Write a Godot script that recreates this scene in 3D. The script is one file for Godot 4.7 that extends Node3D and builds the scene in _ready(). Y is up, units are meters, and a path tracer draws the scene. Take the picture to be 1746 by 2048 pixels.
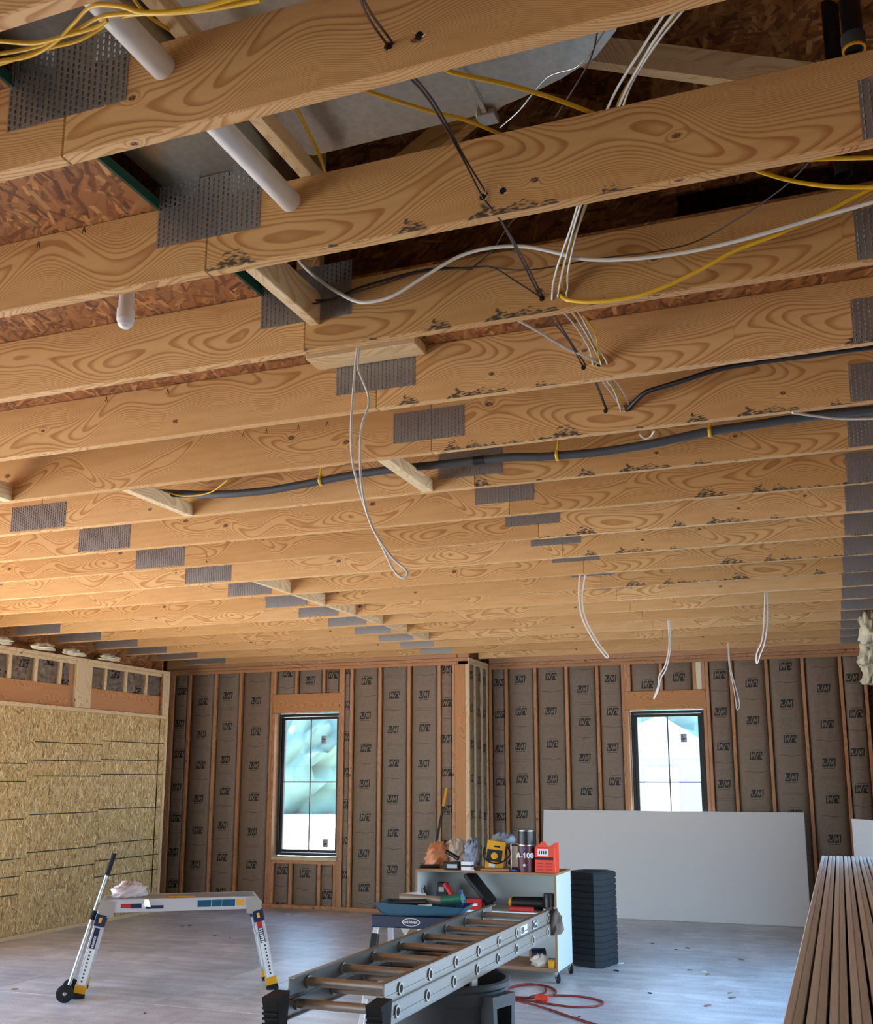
extends Node3D
# A garage under construction: floor y = 0, back wall towards -z, camera at x = z = 0.

const CEIL := 3.0138
const CHORD := 0.235
var taken := {}
var M := {}
var xf := Transform3D.IDENTITY
var rng := RandomNumberGenerator.new()
const NTH := ["first", "second", "third", "fourth", "fifth", "sixth", "seventh", "eighth", "ninth", "tenth", "eleventh", "twelfth", "thirteenth", "fourteenth", "fifteenth", "sixteenth", "seventeenth", "eighteenth", "nineteenth", "twentieth", "twenty-first", "twenty-second"]

func _ready() -> void:
	rng.seed = 7
	setup_view()
	make_materials()
	build_shell()
	build_ceiling()
	build_wires()
	build_floor_things()
	build_cart()
	build_outside()

func setup_view() -> void:
	var cam := Camera3D.new()
	cam.name = "camera"
	add_child(cam)
	cam.position = Vector3(0, 1.57, 0)
	cam.rotation = Vector3(deg_to_rad(11.31), deg_to_rad(20.753), 0)
	cam.projection = Camera3D.PROJECTION_FRUSTUM
	cam.near = 0.05
	cam.far = 300.0
	cam.size = 0.05 * 2048.0 / 2087.5
	cam.frustum_offset = Vector2(0, 0.05 * 116.0 / 2087.5)
	cam.current = true
	var sky_mat := ProceduralSkyMaterial.new()
	sky_mat.sky_top_color = Color(0.42, 0.68, 0.95)
	sky_mat.sky_horizon_color = Color(0.82, 0.94, 1.0)
	sky_mat.sky_curve = 0.25
	sky_mat.ground_bottom_color = Color(0.45, 0.44, 0.42)
	sky_mat.ground_horizon_color = Color(0.62, 0.64, 0.66)
	sky_mat.sun_angle_max = 4.0
	var sky := Sky.new()
	sky.sky_material = sky_mat
	var env := Environment.new()
	env.background_mode = Environment.BG_SKY
	env.sky = sky
	env.background_energy_multiplier = 1.7
	env.tonemap_mode = Environment.TONE_MAPPER_LINEAR
	env.tonemap_exposure = 4.3
	env.sdfgi_enabled = true
	env.ssao_enabled = true
	env.ssil_enabled = true
	var we := WorldEnvironment.new()
	we.name = "world_environment"
	we.environment = env
	add_child(we)
	var sun := DirectionalLight3D.new()
	sun.name = "sun"
	sun.light_color = Color(1.0, 0.95, 0.88)
	sun.light_energy = 3.4
	sun.light_angular_distance = 0.5
	sun.shadow_enabled = true
	add_child(sun)
	# the sun stands high to the left of the house, level with the room
	sun.look_at_from_position(Vector3(-6.0, 8.2, -0.5), Vector3.ZERO)

# ---------- helpers ----------
func numbered(n: String) -> String:
	if not taken.has(n):
		taken[n] = 0
		return n
	taken[n] += 1
	return "%s_%03d" % [n, taken[n]]

func tag(o: Node, label: String, category: String, group := "", kind := "") -> void:
	o.set_meta("label", label)
	o.set_meta("category", category)
	if group != "":
		o.set_meta("group", group)
	if kind != "":
		o.set_meta("kind", kind)

func thing(called: String, label: String, category: String, at := Vector3.ZERO, group := "", turn := 0.0, kind := "") -> Node3D:
	var o := Node3D.new()
	o.name = numbered(called)
	add_child(o)
	o.position = at
	o.rotation.y = turn
	tag(o, label, category, group, kind)
	return o

func put(called: String, mesh: Mesh, m: Material, parent: Node = null, at := Vector3.ZERO) -> MeshInstance3D:
	var o := MeshInstance3D.new()
	o.mesh = mesh
	o.material_override = m
	if parent == null:
		o.name = numbered(called)
		add_child(o)
	else:
		o.name = called
		parent.add_child(o, true)
	o.position = at
	return o

func one(called: String, mesh: Mesh, m: Material, label: String, category: String, at := Vector3.ZERO, group := "") -> MeshInstance3D:
	var o := put(called, mesh, m, null, at)
	tag(o, label, category, group)
	return o

func ST() -> SurfaceTool:
	var st := SurfaceTool.new()
	st.begin(Mesh.PRIMITIVE_TRIANGLES)
	return st

func tri(st: SurfaceTool, a: Vector3, b: Vector3, c: Vector3, n: Vector3, ua := Vector2.ZERO, ub := Vector2.ZERO, uc := Vector2.ZERO) -> void:
	# a, b, c may run either way; the normal decides
	var flip := (b - a).cross(c - a).dot(n) > 0.0
	var nn := (xf.basis * n).normalized()
	st.set_normal(nn)
	st.set_uv(ua)
	st.add_vertex(xf * a)
	if flip:
		st.set_normal(nn)
		st.set_uv(uc)
		st.add_vertex(xf * c)
		st.set_normal(nn)
		st.set_uv(ub)
		st.add_vertex(xf * b)
	else:
		st.set_normal(nn)
		st.set_uv(ub)
		st.add_vertex(xf * b)
		st.set_normal(nn)
		st.set_uv(uc)
		st.add_vertex(xf * c)

func uvof(p: Vector3, n: Vector3, g: int, off: Vector2) -> Vector2:
	# metres; u runs along the grain axis g where the face holds it
	var a := n.abs()
	var drop := 0 if a.x > a.y and a.x > a.z else (1 if a.y > a.z else 2)
	var u: float
	var v: float
	if drop == g:
		u = p[(g + 1) % 3]
		v = p[(g + 2) % 3]
	else:
		u = p[g]
		v = p[3 - g - drop]
	return Vector2(u, v) + off

func quad(st: SurfaceTool, a: Vector3, b: Vector3, c: Vector3, d: Vector3, n: Vector3, g := 0, off := Vector2.ZERO) -> void:
	tri(st, a, b, c, n, uvof(a, n, g, off), uvof(b, n, g, off), uvof(c, n, g, off))
	tri(st, a, c, d, n, uvof(a, n, g, off), uvof(c, n, g, off), uvof(d, n, g, off))

# box from lo to hi with all edges chamfered by ch
func box(st: SurfaceTool, lo: Vector3, hi: Vector3, ch := 0.0, g := 0, off := Vector2.ZERO) -> void:
	var c := minf(ch, 0.45 * minf(hi.x - lo.x, minf(hi.y - lo.y, hi.z - lo.z)))
	var mid := (lo + hi) / 2.0
	var h := (hi - lo) / 2.0
	for ax in 3:
		var b := (ax + 1) % 3
		var d := (ax + 2) % 3
		for s in [-1.0, 1.0]:
			var n := Vector3.ZERO
			n[ax] = s
			var q := []
			for k in [[-1, -1], [1, -1], [1, 1], [-1, 1]]:
				var p := mid
				p[ax] += s * h[ax]
				p[b] += k[0] * (h[b] - c)
				p[d] += k[1] * (h[d] - c)
				q.append(p)
			quad(st, q[0], q[1], q[2], q[3], n, g, off)
		if c > 0.0:
			for s in [-1.0, 1.0]:
				for t in [-1.0, 1.0]:
					var n := Vector3.ZERO
					n[b] = s * 0.7071
					n[d] = t * 0.7071
					var q := []
					for e in [-1.0, 1.0]:
						var p := mid
						p[ax] += e * (h[ax] - c)
						var p1 := p
						p1[b] += s * h[b]
						p1[d] += t * (h[d] - c)
						var p2 := p
						p2[b] += s * (h[b] - c)
						p2[d] += t * h[d]
						q.append(p1)
						q.append(p2)
					quad(st, q[0], q[1], q[3], q[2], n, g, off)
	if c > 0.0:
		for sx in [-1.0, 1.0]:
			for sy in [-1.0, 1.0]:
				for sz in [-1.0, 1.0]:
					var s := Vector3(sx, sy, sz)
					var px := mid + s * Vector3(h.x, h.y - c, h.z - c)
					var py := mid + s * Vector3(h.x - c, h.y, h.z - c)
					var pz := mid + s * Vector3(h.x - c, h.y - c, h.z)
					tri(st, px, py, pz, s.normalized(), uvof(px, s, g, off), uvof(py, s, g, off), uvof(pz, s, g, off))

func bmesh(lo: Vector3, hi: Vector3, ch := 0.0, g := 0, off := Vector2.ZERO) -> Mesh:
	var st := ST()
	box(st, lo, hi, ch, g, off)
	return st.commit()

func smooth(pts: Array, step := 6) -> Array:
	var out := []
	var n := pts.size()
	for i in n - 1:
		var p0: Vector3 = pts[max(i - 1, 0)]
		var p1: Vector3 = pts[i]
		var p2: Vector3 = pts[i + 1]
		var p3: Vector3 = pts[min(i + 2, n - 1)]
		for k in step:
			out.append(p1.cubic_interpolate(p2, p0, p3, float(k) / step))
	out.append(pts[n - 1])
	return out

# swept tube; flat < 1 squeezes the section (flat cable)
func tube(st: SurfaceTool, pts: Array, r: float, sides := 8, r2 := -1.0, flat := 1.0, caps := true) -> void:
	var n := pts.size()
	var up := Vector3.UP
	var rings := []
	for i in n:
		var a: Vector3 = pts[max(i - 1, 0)]
		var b: Vector3 = pts[min(i + 1, n - 1)]
		var t := (b - a).normalized()
		var s := t.cross(up)
		if s.length() < 0.05:
			s = t.cross(Vector3.RIGHT)
		s = s.normalized()
		var w := s.cross(t).normalized()
		up = w
		var rr := r if r2 < 0.0 else lerpf(r, r2, float(i) / (n - 1))
		var ring := []
		for k in sides:
			var f := TAU * k / sides
			var o := s * cos(f) * flat + w * sin(f)
			ring.append([pts[i] + o * rr, (s * cos(f) + w * sin(f) * flat).normalized()])
		rings.append([ring, t])
	for i in n - 1:
		for k in sides:
			var l := (k + 1) % sides
			smquad(st, rings[i][0][k], rings[i][0][l], rings[i + 1][0][l], rings[i + 1][0][k])
	if caps:
		for e in [0, n - 1]:
			var nn: Vector3 = rings[e][1] * (-1.0 if e == 0 else 1.0)
			for k in range(1, sides - 1):
				tri(st, rings[e][0][0][0], rings[e][0][k][0], rings[e][0][k + 1][0], nn)

func smquad(st: SurfaceTool, a: Array, b: Array, c: Array, d: Array, ua := Vector2.ZERO, ub := Vector2.ZERO, uc := Vector2.ZERO, ud := Vector2.ZERO) -> void:
	for t in [[a, b, c, ua, ub, uc], [a, c, d, ua, uc, ud]]:
		var p0: Vector3 = t[0][0]
		var p1: Vector3 = t[1][0]
		var p2: Vector3 = t[2][0]
		var n0: Vector3 = t[0][1]
		var n1: Vector3 = t[1][1]
		var n2: Vector3 = t[2][1]
		var order := [0, 1, 2]
		if (p1 - p0).cross(p2 - p0).dot(n0 + n1 + n2) > 0.0:
			order = [0, 2, 1]
		for k in order:
			st.set_normal((xf.basis * t[k][1]).normalized())
			st.set_uv(t[3 + k])
			st.add_vertex(xf * t[k][0])

func tmesh(pts: Array, r: float, sides := 8, r2 := -1.0, flat := 1.0) -> Mesh:
	var st := ST()
	tube(st, pts, r, sides, r2, flat)
	return st.commit()

func lathe(st: SurfaceTool, prof: Array, seg := 24, hard := true) -> void:
	# prof: Vector2(radius, y); every band keeps its own slope when hard
	for i in prof.size() - 1:
		var a: Vector2 = prof[i]
		var b: Vector2 = prof[i + 1]
		if a.is_equal_approx(b):
			continue
		var d := (b - a).normalized()
		var nr := Vector2(d.y, -d.x)
		for k in seg:
			var f := TAU * k / seg
			var g := TAU * (k + 1) / seg
			var cf := Vector3(cos(f), 0, sin(f))
			var cg := Vector3(cos(g), 0, sin(g))
			var nf := cf * nr.x + Vector3.UP * nr.y
			var ng := cg * nr.x + Vector3.UP * nr.y
			smquad(st, [cf * a.x + Vector3.UP * a.y, nf], [cg * a.x + Vector3.UP * a.y, ng], [cg * b.x + Vector3.UP * b.y, ng], [cf * b.x + Vector3.UP * b.y, nf], Vector2(f / TAU, a.y), Vector2(g / TAU, a.y), Vector2(g / TAU, b.y), Vector2(f / TAU, b.y))

func lmesh(prof: Array, seg := 24) -> Mesh:
	var st := ST()
	lathe(st, prof, seg)
	return st.commit()

# polygon in (x, y) pushed from z0 to z1
func prism(st: SurfaceTool, poly: PackedVector2Array, z0: float, z1: float) -> void:
	var ids := Geometry2D.triangulate_polygon(poly)
	for i in range(0, ids.size(), 3):
		var a := poly[ids[i]]
		var b := poly[ids[i + 1]]
		var c := poly[ids[i + 2]]
		tri(st, Vector3(a.x, a.y, z1), Vector3(b.x, b.y, z1), Vector3(c.x, c.y, z1), Vector3.BACK, a, b, c)
		tri(st, Vector3(a.x, a.y, z0), Vector3(b.x, b.y, z0), Vector3(c.x, c.y, z0), Vector3.FORWARD, a, b, c)
	var cw := Geometry2D.is_polygon_clockwise(poly)
	for i in poly.size():
		var a := poly[i]
		var b := poly[(i + 1) % poly.size()]
		var d := (b - a).normalized()
		var n := Vector3(d.y, -d.x, 0) * (-1.0 if cw else 1.0)
		quad(st, Vector3(a.x, a.y, z0), Vector3(b.x, b.y, z0), Vector3(b.x, b.y, z1), Vector3(a.x, a.y, z1), n, 2)

func pmesh(pts: Array, z0: float, z1: float) -> Mesh:
	var st := ST()
	prism(st, PackedVector2Array(pts), z0, z1)
	return st.commit()

# a lump with folds: rags and bags
func lump(r: Vector3, sd: int, rough := 0.3, freq := 1.6, seg := 22) -> Mesh:
	var nz := FastNoiseLite.new()
	nz.seed = sd
	nz.frequency = freq
	nz.noise_type = FastNoiseLite.TYPE_SIMPLEX
	var st := ST()
	st.set_smooth_group(0)
	var P := func(i: int, j: int) -> Vector3:
		var th := PI * j / (seg / 2)
		var ph := TAU * (i % seg) / seg
		var d := Vector3(sin(th) * cos(ph), cos(th), sin(th) * sin(ph))
		var k := 1.0 + rough * (1.0 - absf(nz.get_noise_3dv(d)) * 3.0) * 0.6 + rough * nz.get_noise_3dv(d * 2.7)
		var p := d * k * r
		p.y = maxf(p.y, -0.55 * r.y)
		return p
	for j in seg / 2:
		for i in seg:
			for t in [[0, 0], [1, 1], [1, 0], [0, 0], [0, 1], [1, 1]]:
				st.set_uv(Vector2(float(i + t[0]) / seg, float(j + t[1]) / seg))
				st.add_vertex(P.call(i + t[0], j + t[1]))
	st.generate_normals()
	return st.commit()

func text(s: String, h: float, depth: float, m: Material, parent: Node, at: Vector3, rot := Vector3.ZERO, called := "lettering") -> MeshInstance3D:
	var t := TextMesh.new()
	t.text = s
	t.depth = depth
	t.pixel_size = h / 16.0
	t.font_size = 16
	t.curve_step = 2.0
	var f := SystemFont.new()
	f.font_names = PackedStringArray(["Droid Sans"])
	f.font_weight = 700
	t.font = f
	var o := put(called, t, m, parent, at)
	o.rotation = rot
	return o

# ---------- materials ----------
func mat(c: Color, rough := 0.7, metal := 0.0, tex: Texture2D = null, scale := Vector2.ONE, off := Vector2.ZERO) -> StandardMaterial3D:
	var m := StandardMaterial3D.new()
	m.albedo_color = c
	m.roughness = rough
	m.metallic = metal
	if tex:
		m.albedo_texture = tex
		m.uv1_scale = Vector3(scale.x, scale.y, 1)
		m.uv1_offset = Vector3(off.x, off.y, 0)
	return m

func tex_of(b: PackedByteArray, w: int, h: int) -> ImageTexture:
	return ImageTexture.create_from_image(Image.create_from_data(w, h, false, Image.FORMAT_RGB8, b))

func put_px(b: PackedByteArray, i: int, c: Color) -> void:
	b[i * 3] = int(clampf(c.r, 0, 1) * 255.0)
	b[i * 3 + 1] = int(clampf(c.g, 0, 1) * 255.0)
	b[i * 3 + 2] = int(clampf(c.b, 0, 1) * 255.0)

# sawn board, 3 m by 0.24 m: growth rings cut lengthwise, knots, optional dark mould along one edge
func pine(sd: int, w: int, h: int, light: Color, dark: Color, rings: float, knots: int, mould := false) -> ImageTexture:
	var nz := FastNoiseLite.new()
	nz.seed = sd
	nz.noise_type = FastNoiseLite.TYPE_SIMPLEX
	nz.fractal_type = FastNoiseLite.FRACTAL_NONE
	nz.frequency = 1.0
	var r := RandomNumberGenerator.new()
	r.seed = sd * 31 + 5
	var kn := []
	var slope := r.randf_range(7.0, 11.0)
	for k in knots:
		kn.append([r.randf_range(0.08, 0.92), r.randf_range(0.15, 0.85), r.randf_range(0.007, 0.014)])
	var mn := FastNoiseLite.new()
	mn.seed = sd + 9
	mn.frequency = 1.0
	mn.fractal_octaves = 4
	var b := PackedByteArray()
	b.resize(w * h * 3)
	var wob := PackedFloat32Array()
	var cen := PackedFloat32Array()
	var lift := PackedFloat32Array()
	for x in w:
		var a := TAU * x / w
		var c := Vector2(cos(a), sin(a))
		wob.append(nz.get_noise_3d(c.x * 0.9, c.y * 0.9, 3.0) * 1.3 + nz.get_noise_3d(c.x * 3.0, c.y * 3.0, 7.0) * 0.07)
		cen.append(0.5 + nz.get_noise_3d(c.x * 0.7, c.y * 0.7, 11.0) * 0.7)
		lift.append(nz.get_noise_3d(c.x * 6.0, c.y * 6.0, 21.0) * 0.03)
	for y in h:
		var v := float(y) / h
		for x in w:
			var u := float(x) / w
			var d := v - cen[x]
			var val := d * d * rings * 1.7 + absf(2.0 * u - 1.0) * slope + wob[x] * 1.2 + lift[x] + nz.get_noise_2d(u * 6.0, v * 1.5) * 0.12
			var knot := 0.0
			for k in kn:
				var du: float = absf(u - k[0])
				du = minf(du, 1.0 - du) * 3.0
				var dv: float = (v - k[1]) * 0.24
				var q: float = (du * du * 0.35 + dv * dv) / (k[2] * k[2])
				if q < 30.0:
					val += 2.6 * exp(-q * 0.28)
					if q < 1.0:
						knot = maxf(knot, clampf(1.6 - q * 1.6, 0, 1))
			var f := fposmod(val, 1.0)
			var late := smoothstep(0.42, 0.88, f) * (1.0 - smoothstep(0.90, 1.0, f))
			var fine := nz.get_noise_2d(u * 60.0, v * 220.0) * 0.07 + nz.get_noise_2d(u * 9.0 + 50.0, v * 5.0) * 0.10
			var c := light.lerp(dark, clampf(late * 0.78 + fine, 0, 1))
			if knot > 0.0:
				c = c.lerp(Color(0.33, 0.19, 0.10), knot * (0.75 + 0.5 * nz.get_noise_2d(u * 300.0, v * 40.0)))
			if mould:
				var e := mn.get_noise_2d(u * 14.0, 3.0) * 0.5 + 0.5
				var edge := smoothstep(0.42, 0.78, e) * 0.26
				if v < edge and u > 0.12 and u < 0.9:
					var g := mn.get_noise_2d(u * 90.0, v * 22.0) + 0.50 - v / maxf(edge, 0.01) * 0.60
					c = c.lerp(Color(0.20, 0.17, 0.14), clampf(g * 1.6, 0, 0.85))
			put_px(b, y * w + x, c)
	return tex_of(b, w, h)

# strand board: overlapping flakes
func strand(sd: int, w: int, h: int, px: float, cols: Array, along: float, lines := [], line_from := 0.0) -> ImageTexture:
	var r := RandomNumberGenerator.new()
	r.seed = sd
	var b := PackedByteArray()
	b.resize(w * h * 3)
	for i in w * h:
		put_px(b, i, cols[0])
	var count := int(w * h / (px * px) * 2600.0)
	for k in count:
		var cx := r.randf() * w
		var cy := r.randf() * h
		var ang := along + r.randfn(0.0, 0.55)
		var ln := r.randf_range(0.03, 0.085) * px
		var wd := r.randf_range(0.005, 0.014) * px
		var c: Color = cols[r.randi() % cols.size()]
		c = c * r.randf_range(0.80, 1.1)
		var ca := cos(ang)
		var sa := sin(ang)
		var n := int(ln) + 1
		for i in n:
			var t := (float(i) / n - 0.5) * ln
			for j in range(-int(wd / 2), int(wd / 2) + 1):
				var x := posmod(int(cx + ca * t - sa * j), w)
				var y := posmod(int(cy + sa * t + ca * j), h)
				put_px(b, y * w + x, c)
	for l in lines:
		var y0: int = int(h - l * h)
		for x in range(int(line_from * w), w):
			for y in range(y0 - 3, y0 + 2):
				if r.randf() < 0.93 and y >= 0 and y < h:
					put_px(b, y * w + x, Color(0.10, 0.11, 0.08))
	return tex_of(b, w, h)

func seg_dist(p: Vector2, a: Vector2, c: Vector2) -> float:
	var t := clampf((p - a).dot(c - a) / (c - a).length_squared(), 0, 1)
	return p.distance_to(a + (c - a) * t)

# kraft facing with the maker's printed mark, 0.40 m by 0.76 m
func kraft(sd: int) -> ImageTexture:
	var w := 400
	var h := 760
	var nz := FastNoiseLite.new()
	nz.seed = sd
	nz.frequency = 1.0
	nz.fractal_octaves = 3
	var b := PackedByteArray()
	b.resize(w * h * 3)
	var base := Color(0.525, 0.452, 0.378)
	for y in h:
		for x in w:
			var k := 1.0 + nz.get_noise_2d(x * 0.02, y * 0.02) * 0.06 + nz.get_noise_2d(x * 0.45, y * 0.12) * 0.05
			put_px(b, y * w + x, base * k)
	var ink := Color(0.14, 0.115, 0.09)
	var J := [Vector2(0.44, 0.03), Vector2(0.38, 0.60), Vector2(0.28, 0.76), Vector2(0.12, 0.74), Vector2(0.10, 0.55)]
	var MM := [Vector2(0.50, 0.97), Vector2(0.60, 0.22), Vector2(0.69, 0.72), Vector2(0.86, 0.18), Vector2(0.88, 0.97)]
	for turn in 2:
		var ox := 140 if turn == 0 else 150
		var oy := 70 if turn == 0 else 440
		for y in range(-14, 110):
			for x in range(-10, 150):
				var p := Vector2((x + (y - 45) * 0.12) / 128.0, y / 84.0)
				var on := false
				if p.x > 0.0 and p.x < 1.0 and p.y > 0.0 and p.y < 1.0:
					on = true
					var q := Vector2(p.x * 1.5, p.y)
					var near := 9.0
					for i in 4:
						near = minf(near, seg_dist(q, J[i] * Vector2(1.5, 1), J[i + 1] * Vector2(1.5, 1)))
					for i in 4:
						near = minf(near, seg_dist(q, MM[i] * Vector2(1.5, 1), MM[i + 1] * Vector2(1.5, 1)))
					if near < 0.06:
						on = false
					if p.x < 0.12 and p.y > 0.22 and p.y < 0.5:
						on = false
				if y > 98 and y < 103 and x > 2 and x < 112:
					on = true
				if on:
					var X := ox + x if turn == 0 else ox + 128 - x
					var Y := oy + y if turn == 0 else oy + 84 - y
					put_px(b, Y * w + X, ink)
	for x in range(95, 320):
		for y in [262, 263, 284, 285, 286]:
			if (x * 7 + y * 13) % 11 < 8 or y < 270:
				put_px(b, y * w + x, ink.lerp(base, 0.35))
		var yy := int(650 + sin(x * 0.035) * 6.0)
		for y in range(yy, yy + 4):
			put_px(b, y * w + x, ink.lerp(base, 0.25))
	return tex_of(b, w, h)

func slab_tex() -> ImageTexture:
	var w := 1024
	var nz := FastNoiseLite.new()
	nz.seed = 77
	nz.frequency = 1.0
	nz.fractal_octaves = 5
	var b := PackedByteArray()
	b.resize(w * w * 3)
	for y in w:
		for x in w:
			var u := float(x) / w
			var v := float(y) / w
			var big := nz.get_noise_2d(u * 3.0, v * 3.0)
			var mid := nz.get_noise_2d(u * 14.0 + 9.0, v * 9.0)
			var fine := nz.get_noise_2d(u * 220.0, v * 220.0)
			var trowel := nz.get_noise_2d(u * 6.0 + mid * 0.6, v * 34.0 + 40.0)
			var k := 1.0 + big * 0.16 + mid * 0.09 + fine * 0.10 + trowel * 0.12
			put_px(b, y * w + x, Color(0.82, 0.82, 0.815) * k)
	return tex_of(b, w, w)

func make_materials() -> void:
	# framing lumber
	var L := Color(0.860, 0.695, 0.475)
	var D := Color(0.680, 0.460, 0.240)
	var t := [pine(1, 2048, 224, L, D, 20.0, 2), pine(2, 2048, 224, L, D, 28.0, 3), pine(3, 2048, 224, Color(0.850, 0.680, 0.455), Color(0.665, 0.445, 0.230), 24.0, 1), pine(4, 2048, 224, L, D, 22.0, 3, true)]
	M.pine = []
	for i in 4:
		for k in (3 if i < 3 else 4):
			var m := mat(Color(1.0 - 0.03 * k, 1.0 - 0.04 * k, 1.0 - 0.06 * k), 0.62, 0, t[i], Vector2(1.0 / 3.0, 1.0 / 0.24), Vector2(0.31 * k, 0))
			M.pine.append(m)
	# 0..8 clean, 9..12 with mould
	var fir := pine(12, 1024, 96, Color(0.79, 0.595, 0.43), Color(0.68, 0.455, 0.295), 16.0, 3)
	M.fir = []
	for k in 5:
		M.fir.append(mat([Color.WHITE, Color(0.95, 0.92, 0.88), Color(1.0, 0.97, 0.93), Color(0.93, 0.93, 0.92), Color(1.0, 1.0, 1.0)][k], 0.65, 0, fir, Vector2(1.0 / 3.0, 1.0 / 0.24), Vector2(0.21 * k, 0.17 * k)))
	M.header = mat(Color(1.0, 0.95, 0.84), 0.6, 0, fir, Vector2(1.0 / 1.6, 1.0 / 0.24), Vector2(0.4, 0))
	M.spruce = mat(Color(1.0, 1.0, 1.0), 0.65, 0, pine(21, 1024, 96, Color(0.90, 0.80, 0.63), Color(0.80, 0.64, 0.44), 10.0, 4), Vector2(1.0 / 3.0, 1.0 / 0.24))
	var oc := [Color(0.82, 0.69, 0.46), Color(0.89, 0.78, 0.56), Color(0.77, 0.62, 0.38), Color(0.64, 0.48, 0.28), Color(0.86, 0.73, 0.48), Color(0.93, 0.85, 0.65)]
	M.osb = []
	M.osb.append(mat(Color.WHITE, 0.75, 0, strand(5, 560, 1070, 465.0, oc, PI / 2, [0.745, 0.665, 0.50, 0.327, 0.251, 0.172])))
	M.osb.append(mat(Color.WHITE, 0.75, 0, strand(6, 560, 1070, 465.0, oc, PI / 2, [0.845, 0.762, 0.689, 0.516, 0.349, 0.266], 0.07)))
	M.osb.append(mat(Color.WHITE, 0.75, 0, strand(8, 560, 1070, 465.0, oc, PI / 2, [0.865, 0.772, 0.70, 0.528, 0.36, 0.28, 0.202])))
	var dc := [Color(0.62, 0.40, 0.22), Color(0.70, 0.48, 0.28), Color(0.52, 0.31, 0.16), Color(0.75, 0.55, 0.34), Color(0.58, 0.37, 0.20), Color(0.45, 0.26, 0.13)]
	M.deck = mat(Color.WHITE, 0.75, 0, strand(15, 1024, 1024, 820.0, dc, 0.5), Vector2(0.6, 0.6))
	# insulation facing
	var kt := kraft(41)
	M.kraft = []
	for k in 6:
		M.kraft.append(mat([Color.WHITE, Color(0.97, 0.97, 0.96), Color(0.94, 0.95, 0.96), Color(1.0, 0.98, 0.95), Color(0.96, 0.95, 0.94), Color(0.98, 0.99, 1.0)][k], 0.6, 0, kt, Vector2(1.0 / 0.43, -1.0 / 0.83), Vector2(0.5, 0.137 * k + 0.05 * (k % 3))))
	M.fluff = mat(Color(0.93, 0.89, 0.76), 0.95)
	# metal
	M.plate = mat(Color(0.62, 0.63, 0.64), 0.36, 0.65)
	var gz := NoiseTexture2D.new()
	gz.width = 256
	gz.height = 256
	gz.seamless = true
	var gn := FastNoiseLite.new()
	gn.noise_type = FastNoiseLite.TYPE_CELLULAR
	gn.frequency = 0.05
	gz.noise = gn
	var gr := Gradient.new()
	gr.set_color(0, Color(0.74, 0.75, 0.76))
	gr.set_color(1, Color(0.84, 0.85, 0.86))
	gz.color_ramp = gr
	M.galv = mat(Color(0.93, 0.87, 0.76), 0.28, 0.9, gz, Vector2(3, 3))
	M.alu = mat(Color(0.74, 0.745, 0.75), 0.32, 0.95)
	M.ladder = mat(Color(0.56, 0.545, 0.52), 0.36, 0.9)
	M.alu_dull = mat(Color(0.70, 0.68, 0.64), 0.48, 0.8)
	M.alu_rail = mat(Color(0.82, 0.83, 0.85), 0.42, 0.7)
	M.steel = mat(Color(0.75, 0.76, 0.78), 0.25, 1.0)
	# plain things
	M.slab = mat(Color(1.0, 1.0, 1.0), 0.38, 0, slab_tex(), Vector2(0.22, 0.22))
	M.joint = mat(Color(0.36, 0.35, 0.34), 0.9)
	M.frame_black = mat(Color(0.055, 0.058, 0.065), 0.35)
	M.glass = mat(Color(0.92, 0.97, 1.0, 0.06), 0.02)
	M.glass.transparency = BaseMaterial3D.TRANSPARENCY_ALPHA
	M.sticker = mat(Color(0.70, 0.73, 0.75), 0.7)
	M.ink = mat(Color(0.10, 0.10, 0.11), 0.7)
	M.red_ink = mat(Color(0.62, 0.10, 0.08), 0.7)
	M.board_face = mat(Color(0.88, 0.86, 0.84), 0.85)
	M.board_edge = mat(Color(0.84, 0.82, 0.795), 0.85)
	M.gypsum = mat(Color(0.755, 0.73, 0.695), 0.9)
	M.pvc = mat(Color(0.88, 0.875, 0.87), 0.32)
	M.abs = mat(Color(0.05, 0.05, 0.055), 0.4)
	M.romex_white = mat(Color(0.86, 0.85, 0.82), 0.42)
	M.romex_yellow = mat(Color(0.86, 0.68, 0.12), 0.42)
	M.romex_black = mat(Color(0.035, 0.037, 0.045), 0.4)
	M.wire_brown = mat(Color(0.22, 0.12, 0.09), 0.45)
	M.wrap = mat(Color(0.24, 0.245, 0.26), 0.55)
	M.tape = mat(Color(0.05, 0.05, 0.055), 0.45)
	M.green_edge = mat(Color(0.06, 0.30, 0.25), 0.6)
	M.navy = mat(Color(0.07, 0.13, 0.25), 0.4)
	M.yellow = mat(Color(0.88, 0.62, 0.08), 0.45)
	M.white = mat(Color(0.88, 0.88, 0.87), 0.5)
	M.red = mat(Color(0.70, 0.10, 0.10), 0.45)
	M.orange = mat(Color(0.88, 0.25, 0.13), 0.5)
	M.maroon = mat(Color(0.30, 0.055, 0.11), 0.4)
	M.black = mat(Color(0.045, 0.047, 0.05), 0.5)
	M.black_matt = mat(Color(0.13, 0.155, 0.175), 0.65)
	M.rubber = mat(Color(0.06, 0.06, 0.06), 0.8)
	M.can_grey = mat(Color(0.18, 0.20, 0.215), 0.5)
	M.teal = mat(Color(0.03, 0.30, 0.40), 0.35)
	M.green = mat(Color(0.10, 0.40, 0.32), 0.45)
	M.melamine = mat(Color(0.83, 0.865, 0.86), 0.45)
	M.particle = mat(Color(0.60, 0.44, 0.30), 0.8)
	M.hose = mat(Color(0.52, 0.17, 0.13), 0.5)
	M.bag = mat(Color(0.86, 0.80, 0.72), 0.4)
	M.bag_orange = mat(Color(0.83, 0.52, 0.33), 0.45)
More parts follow.
